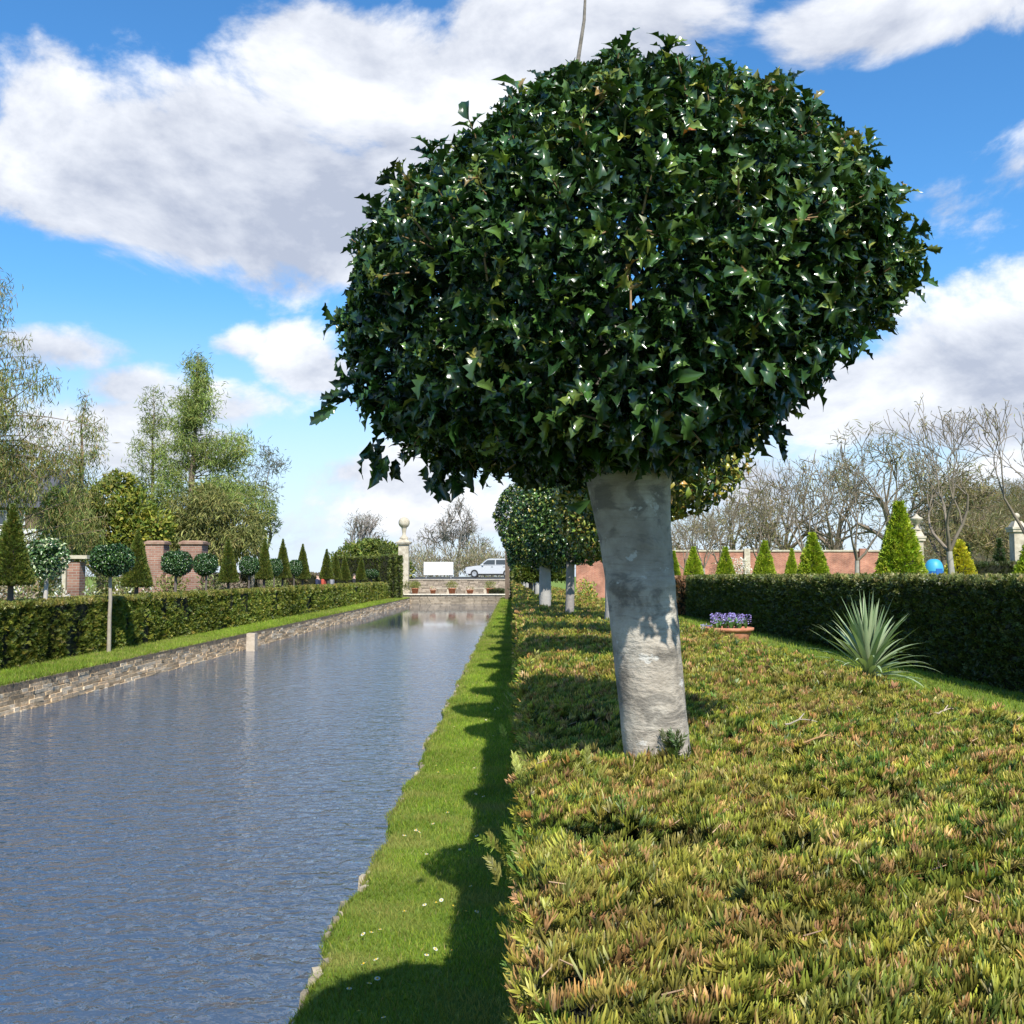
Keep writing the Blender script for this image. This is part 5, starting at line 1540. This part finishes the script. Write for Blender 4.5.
LA = [(.21, .23, .07), (.28, .26, .09), (.15, .20, .055), (.30, .22, .10)]
p = W(-18, 576, 36)
conifer('larch_tree', 'tall drooping larch cut off by the left edge, with greyish-green hanging twigs', (p[0], 36, 0), W(0, 262, 36)[2], .34, [(0, 2.2), (.15, 3.6), (.35, 4.2), (.6, 3.6), (.85, 1.7), (1, .3)], 95, LA, [3, 3, 2, 2], .24, (-.3, 0), 4, .42, (.22, .17, .13), 30)
p = W(44, 576, 38)
conifer('larch_tree', 'thinner larch stem with sparse drooping twigs right of the cut-off one', (p[0], 40, 0), W(50, 395, 40)[2], .2, [(0, 1.0), (.3, 1.7), (.6, 1.6), (.85, .8), (1, .2)], 42, LA, [3, 3, 3, 1], .22, (.6, 0), 14, .35, (.28, .2, .14), 24)
p = W(188, 576, 54)
conifer('feathery_conifer', 'tall airy pale green conifer above the brick piers, with two pointed tops', (p[0], 54, 0), W(192, 354, 54)[2], .3, [(0, 3.8), (.2, 4.6), (.4, 4.2), (.55, 3.2), (.7, 2.1), (.85, 1.3), (1, .3)], 100, [(.24, .31, .08), (.31, .34, .10), (.17, .23, .06)], [3, 3, 2], .30, (.3, 0), 24, .22, (.26, .20, .14), 24, .2)
p = W(150, 576, 55)
conifer('feathery_conifer', 'shorter airy conifer leaning beside the tall pale green one', (p[0], 55.5, 0), W(150, 385, 55)[2], .2, [(0, 1.5), (.3, 2.1), (.55, 2.0), (.8, 1.1), (1, .35)], 44, [(.23, .29, .08), (.29, .32, .10), (.17, .22, .06)], [3, 3, 2], .28, (-.2, 0), 34, .2, (.26, .20, .14), 22, .25)


def broad(name, label, loc, tr, h, blobs, dens, s, cols, wts, cat='tree', T=LEAF, shell=.55, droop=0., limbs=None):
    t = thing(name, label, cat, loc)
    m = MB(); stem(m, tr, h, (0, 0), 5, (.22, .17, .12)); m.build('trunk', M_TWIG, t)
    m = MB(); blob_cloud(m, blobs, dens, s, cols, wts, T, shell, droop=droop)
    sg = []
    for c, r in blobs:
        a = np.array([0, 0, h * .7]); c = np.array(c); md = (a + c) / 2 + rng.normal(0, .2, 3); sg += [(a, md, tr * .5, tr * .35), (md, c, tr * .35, tr * .15)]
    m.tubes(sg, 5, (.2, .16, .12), 1)
    m.build('crown', [M_LEAF, M_TWIG], t)
    return t


def pblobs(lst, d, x0):
    o = []
    for (px, py, w, h) in lst:
        q = W(px, py, d); o.append(((q[0] - x0, rng.uniform(-.8, .8), q[2]), (w / 1024 * d, w / 1024 * d * .8, h / 1024 * d)))
    return o


d = 44; x0 = W(100, 576, d)[0]
broad('golden_shrub_tree', 'dense yellow-green evergreen tree behind the round holly on the long stem', (x0, d, 0), .16, 2.2,
      pblobs([(110, 500, 26, 20), (85, 515, 26, 22), (135, 510, 22, 20), (105, 530, 36, 24), (75, 545, 22, 20), (140, 540, 26, 22), (120, 485, 16, 12), (160, 530, 18, 18)], d, x0), 1700, .26,
      [(.24, .25, .035), (.17, .21, .03), (.30, .28, .05), (.09, .14, .025)], [3, 3, 2, 2])
d = 42; x0 = W(72, 576, d)[0]
broad('green_shrub_tree', 'mid green leafy tree left of the yellow-green one', (x0, d, 0), .13, 2.0, pblobs([(72, 520, 18, 22), (60, 540, 14, 18), (82, 545, 16, 16), (66, 505, 12, 14)], d, x0), 1500, .25, [(.09, .16, .035), (.10, .17, .035), (.05, .09, .02)], [2, 2, 2])
d = 50; x0 = W(225, 576, d)[0]
broad('drooping_conifer', 'wide low conifer with drooping grey-green boughs right of the brick piers', (x0, d, 0), .28, 3.0,
      pblobs([(215, 510, 26, 20), (240, 525, 26, 20), (200, 530, 26, 20), (180, 515, 20, 22), (225, 545, 30, 18), (250, 540, 18, 16), (205, 495, 16, 14), (165, 540, 16, 16)], d, x0), 1500, .36,
      [(.24, .24, .075), (.30, .285, .10), (.17, .18, .06), (.09, .11, .035)], [3, 2, 2, 1.5], T=SLIVER, droop=.9, shell=.4)
d = 57; x0 = W(262, 576, d)[0]
broad('pine_tree', 'dark green pine at the right end of the conifers, leaning over the pyramids', (x0, d, 0), .2, 3.2, pblobs([(262, 517, 12, 10), (272, 526, 9, 8), (250, 512, 10, 9), (266, 508, 7, 6), (255, 530, 10, 8)], d, x0), 1300, .34, [(.08, .13, .035), (.09, .13, .035), (.04, .06, .02)], [2, 2, 1.5], T=SLIVER)
p = W(255, 470, 58)
conifer('sparse_conifer', 'thin bent sparse conifer reaching right above the drooping conifer', (W(248, 576, 58)[0], 58, 0), W(262, 452, 58)[2], .12, [(0, .4), (.6, .7), (.78, 1.5), (.9, 1.7), (1, .9)], 16, [(.13, .15, .08), (.17, .18, .10)], [1, 1], .3, (1.2, 0), 44, .12, (.3, .26, .22), 8, .7)

# brick piers and walls behind the far hedge
d = 36
bwl = thing('brick_wall', 'old brick wall joining two brick piers behind the far hedge', 'wall', (W(178, 570, d)[0], d, 0))
x1, x2 = W(138, 570, d)[0] - bwl.location.x, W(212, 570, d)[0] - bwl.location.x
MB().box((x1 + x2) / 2, .15, 0, x2 - x1, .3, W(180, 561, d)[2]).build('wall', M_BRICK, bwl)
for px, w in ((157, 18), (194, 21)):
    x = W(px, 570, d)[0] - bwl.location.x; ww = w / 1024 * d
    o = MB().box(x, 0, 0, ww, ww, W(px, 544.5, d)[2]).build('pier', M_BRICK, bwl)
    MB().box(x, 0, W(px, 544.5, d)[2], ww * 1.16, ww * 1.16, .08).box(x, 0, W(px, 544.5, d)[2] + .08, ww * 1.05, ww * 1.05, .05, taper=.8).build('cap', M_CAP, o)
d = 29; p = W(76.5, 570, d)
t = thing('brick_pier', 'narrow brick pier with pale stone edge and grey slab on top beside the round holly', 'pier', (p[0], d, 0))
MB().box(0, 0, 0, .34, .40, W(76, 562, d)[2]).build('shaft', M_BRICK, t); MB().box(-.25, -.02, 0, .10, .44, W(76, 559, d)[2]).build('edge', M_LIME, t)
MB().box(.05, 0, W(76, 559, d)[2], .72, .6, .10).build('cap', M_LIME, t)

# house glimpsed behind the larch
d = 52; xa = W(12, 560, d)[0]; xb = W(46, 560, d)[0]
hs = thing('house', 'white-walled house with dark timbered upper floor and slate roof behind the larch', 'house', ((xa + xb) / 2 - 1.5, d + 3, 0))
wz = W(30, 528, d)[2]
MB().box(-1.2, 0, 0, 6, 6, wz).build('wall', M_WHITE, hs)
MB().box(-1.2, 0, wz, 6.1, 6.1, W(30, 508, d)[2] - wz).build('upper_floor', M_WOOD, hs)
zr_ = W(30, 508, d)[2]
m = MB().add([(-4.5, -3.4, zr_), (2.1, -3.4, zr_), (2.1, 3.4, zr_), (-4.5, 3.4, zr_), (-4.5, 0, zr_ + 2.3), (2.1, 0, zr_ + 2.3)], [[0, 1, 5, 4], [2, 3, 4, 5], [0, 3, 2, 1]]).add([(2.1, -3.4, zr_), (2.1, 3.4, zr_), (2.1, 0, zr_ + 2.3), (-4.5, 3.4, zr_), (-4.5, -3.4, zr_), (-4.5, 0, zr_ + 2.3)], [[0, 1, 2], [3, 4, 5]])
m.build('roof', M_ROOF, hs)
MB().box(2.13, -1.7, zr_, .06, .06, .06).build('trim', M_WHITE, hs)
for x in (.0, .9):
    f = MB().box(x, -3.08, wz + .15, .75, .08, .75).build('window', M_WHITE, hs); MB().box(x, -3.125, wz + .2, .62, .03, .65).build('pane', M_GLASS, f)
MB().box(.4, -3.03, wz - 1.05, 2.8, .06, .07).build('sill', M_ROOF, hs)

# blossom shrubs in the bed behind the far hedge
G_SH = 'blossom shrubs in the bed behind the far hedge'
for i, (px, top, d, w, lab) in enumerate(((20, 586, 22, 26, 'white-flowered shrub below the largest pyramid'), (58, 588, 23, 24, 'pinkish shrub with white flowers under the pale-edged holly'), (92, 586, 26, 20, 'brownish rose bush with cream flowers beside the narrow brick pier'), (124, 583, 28, 22, 'cream-flowered shrub right of the long holly stem'), (147, 581, 27, 14, 'white blossom shrub under the pyramid before the brick pier'), (232, 579, 37, 30, 'brown twiggy bush under the pyramid below the conifer'), (275, 578, 43, 26, 'light green bush under the sky-lined pyramids'))):
    p = W(px, top, d); r = w / 1024 * d / 2
    t = thing('flowering_shrub', lab, 'shrub', (p[0] - .0, d, 0), G_SH)
    m = MB(); sg, tp = skeleton(.15, .45, .018, 3, [5, 4, 3], (15, 55), 200 + i, .2, .02, .75, first=6)
    m.tubes(sg, 4, (.22, .16, .11), 1)
    cl_ = [(.75, .74, .66), (.24, .24, .09), (.36, .25, .18), (.16, .2, .06)] if i < 5 else ([(.26, .2, .15), (.3, .24, .18)] if i == 5 else [(.20, .25, .07), (.26, .28, .1)])
    blob_cloud(m, [((0, 0, p[2] * .62), (r * 1.1, r, p[2] * .42))], 6500, .085, cl_, [1.6, 2, 1.6, 1][:len(cl_)], shell=.25)
    m.build('foliage', [M_LEAF, M_TWIG], t)

# people on the path beyond the far hedge
def person(label, x, y, coat, trousers, face, h=1.72):
    t = thing('person', label, 'person', (x, y, 0), None, face)
    me = bpy.data.meshes.new('body')
    V = [(0, 0, .92), (0, 0, 1.15), (0, 0, 1.40), (0, .01, 1.50), (0, .02, 1.58), (0, .03, 1.68), (-.09, 0, .88), (-.10, .02, .48), (-.10, -.02, .07), (-.10, .10, .03), (.09, 0, .88), (.10, .05, .48), (.10, .10, .07), (.10, .22, .03),
         (-.19, 0, 1.40), (-.24, -.02, 1.13), (-.22, .10, .90), (.19, 0, 1.40), (.24, .02, 1.13), (.22, .14, .92)]
    E = [(0, 1), (1, 2), (2, 3), (3, 4), (4, 5), (0, 6), (6, 7), (7, 8), (8, 9), (0, 10), (10, 11), (11, 12), (12, 13), (2, 14), (14, 15), (15, 16), (2, 17), (17, 18), (18, 19)]
    Rr = [.135, .13, .13, .055, .085, .08, .09, .065, .05, .035, .09, .065, .05, .035, .065, .048, .035, .065, .048, .035]

    def skin(name, idx, grow, mat):
        me = bpy.data.meshes.new(name); mp = {k: i for i, k in enumerate(idx)}
        me.from_pydata([V[k] for k in idx], [(mp[a], mp[b]) for a, b in E if a in mp and b in mp], [])
        o = bpy.data.objects.new(name, me); COL.objects.link(o); o.parent = t
        md = o.modifiers.new('skin', 'SKIN')
        for i, k in enumerate(idx):
            me.skin_vertices[0].data[i].radius = (Rr[k] + grow, (Rr[k] + grow) * (.8 if k < 3 else 1)); 
        me.skin_vertices[0].data[0].use_root = True
        s_ = o.modifiers.new('sub', 'SUBSURF'); s_.levels = 1; s_.render_levels = 2
        me.materials.append(mat)
        return o
    skin('body', list(range(20)), 0, plain('skin', (.55, .35, .26), .6))
    skin('coat', [0, 1, 2, 14, 15, 17, 18], .03, coat); skin('trousers', [0, 6, 7, 8, 10, 11, 12], .018, trousers)
    a = np.linspace(0, PI / 2, 6)
    hr = MB().lathe([(.098 * math.cos(q) + .002, .105 * math.sin(q)) for q in a] + [], 14, ctr=(0, .0, 1.64)); o = hr.build('hair', plain('hair', (.05, .035, .025), .6), t, smooth=True)
    return t


navy, red, black, grey = plain('navy_cloth', (.02, .025, .06), .9), plain('red_cloth', (.42, .07, .04), .9), plain('black_cloth', (.02, .02, .022), .9), plain('grey_cloth', (.25, .25, .27), .9)
person('person in a dark navy coat behind the far hedge, left of the one in red', W(318, 580, 50)[0], 50, navy, black, 1.5)
person('person in a red jacket behind the far hedge', W(324, 580, 50.5)[0], 50.5, red, black, 1.4)
person('person in a grey jacket behind the far hedge, right of the one in red', W(332, 580, 52)[0], 52, grey, navy, 1.6)
person('person in black behind the far hedge near the yew buttress', W(354, 580, 60)[0], 60, black, black, -1.5)

# things in the middle distance that close the gaps between the trees
yew_block('beech_hedge', 'brown leafless beech hedge behind the pyramids below the conifers', [(W(170, 576, 61)[0], W(322, 576, 61)[0], 61, 62.2, 0, 1.75)], [(.22, .16, .09), (.27, .20, .12), (.18, .14, .08), (.17, .17, .06)], .26, 90)
for (px, top, d, w, lab, cols) in ((40, 540, 47, 40, 'yellowish shrub at the foot of the white house', [(.30, .27, .07), (.20, .22, .05), (.28, .2, .1)]), (118, 560, 40, 46, 'mixed green and brown shrub behind the round holly on the long stem', [(.20, .22, .06), (.26, .2, .11), (.12, .16, .04)]), (172, 566, 33, 34, 'olive green bush before the brick wall between its two piers', [(.20, .21, .06), (.16, .18, .05), (.26, .22, .1)]), (212, 563, 34, 26, 'grey-green bush against the right brick pier', [(.17, .20, .08), (.22, .22, .1), (.13, .16, .05)]), (14, 575, 30, 50, 'brown shrub with pale twigs behind the largest pyramid', [(.28, .2, .13), (.34, .28, .2), (.18, .2, .07)]),
                                    (585, 580, 48, 24, 'light green flowering plants left behind the big trunk', [(.26, .33, .06), (.32, .36, .08), (.5, .3, .06)])):
    p = W(px, top, d); r = w / 1024 * d / 2
    t = thing('shrub', lab, 'shrub', (p[0], d, 0))
    m = MB(); sg, tp = skeleton(.25, .5 * p[2] * .5, .03, 3, [5, 4, 3], (15, 55), 300 + px, .2, .02, .75, first=6); m.tubes(sg, 4, (.22, .17, .12), 1)
    blob_cloud(m, [((0, 0, p[2] * .55), (r, r * .7, p[2] * .46)), ((r * .3, -.2, p[2] * .4), (r * .7, r * .5, p[2] * .38))], 1800, .16, cols, [2, 2, 1], shell=.3)
    m.build('foliage', [M_LEAF, M_TWIG], t)
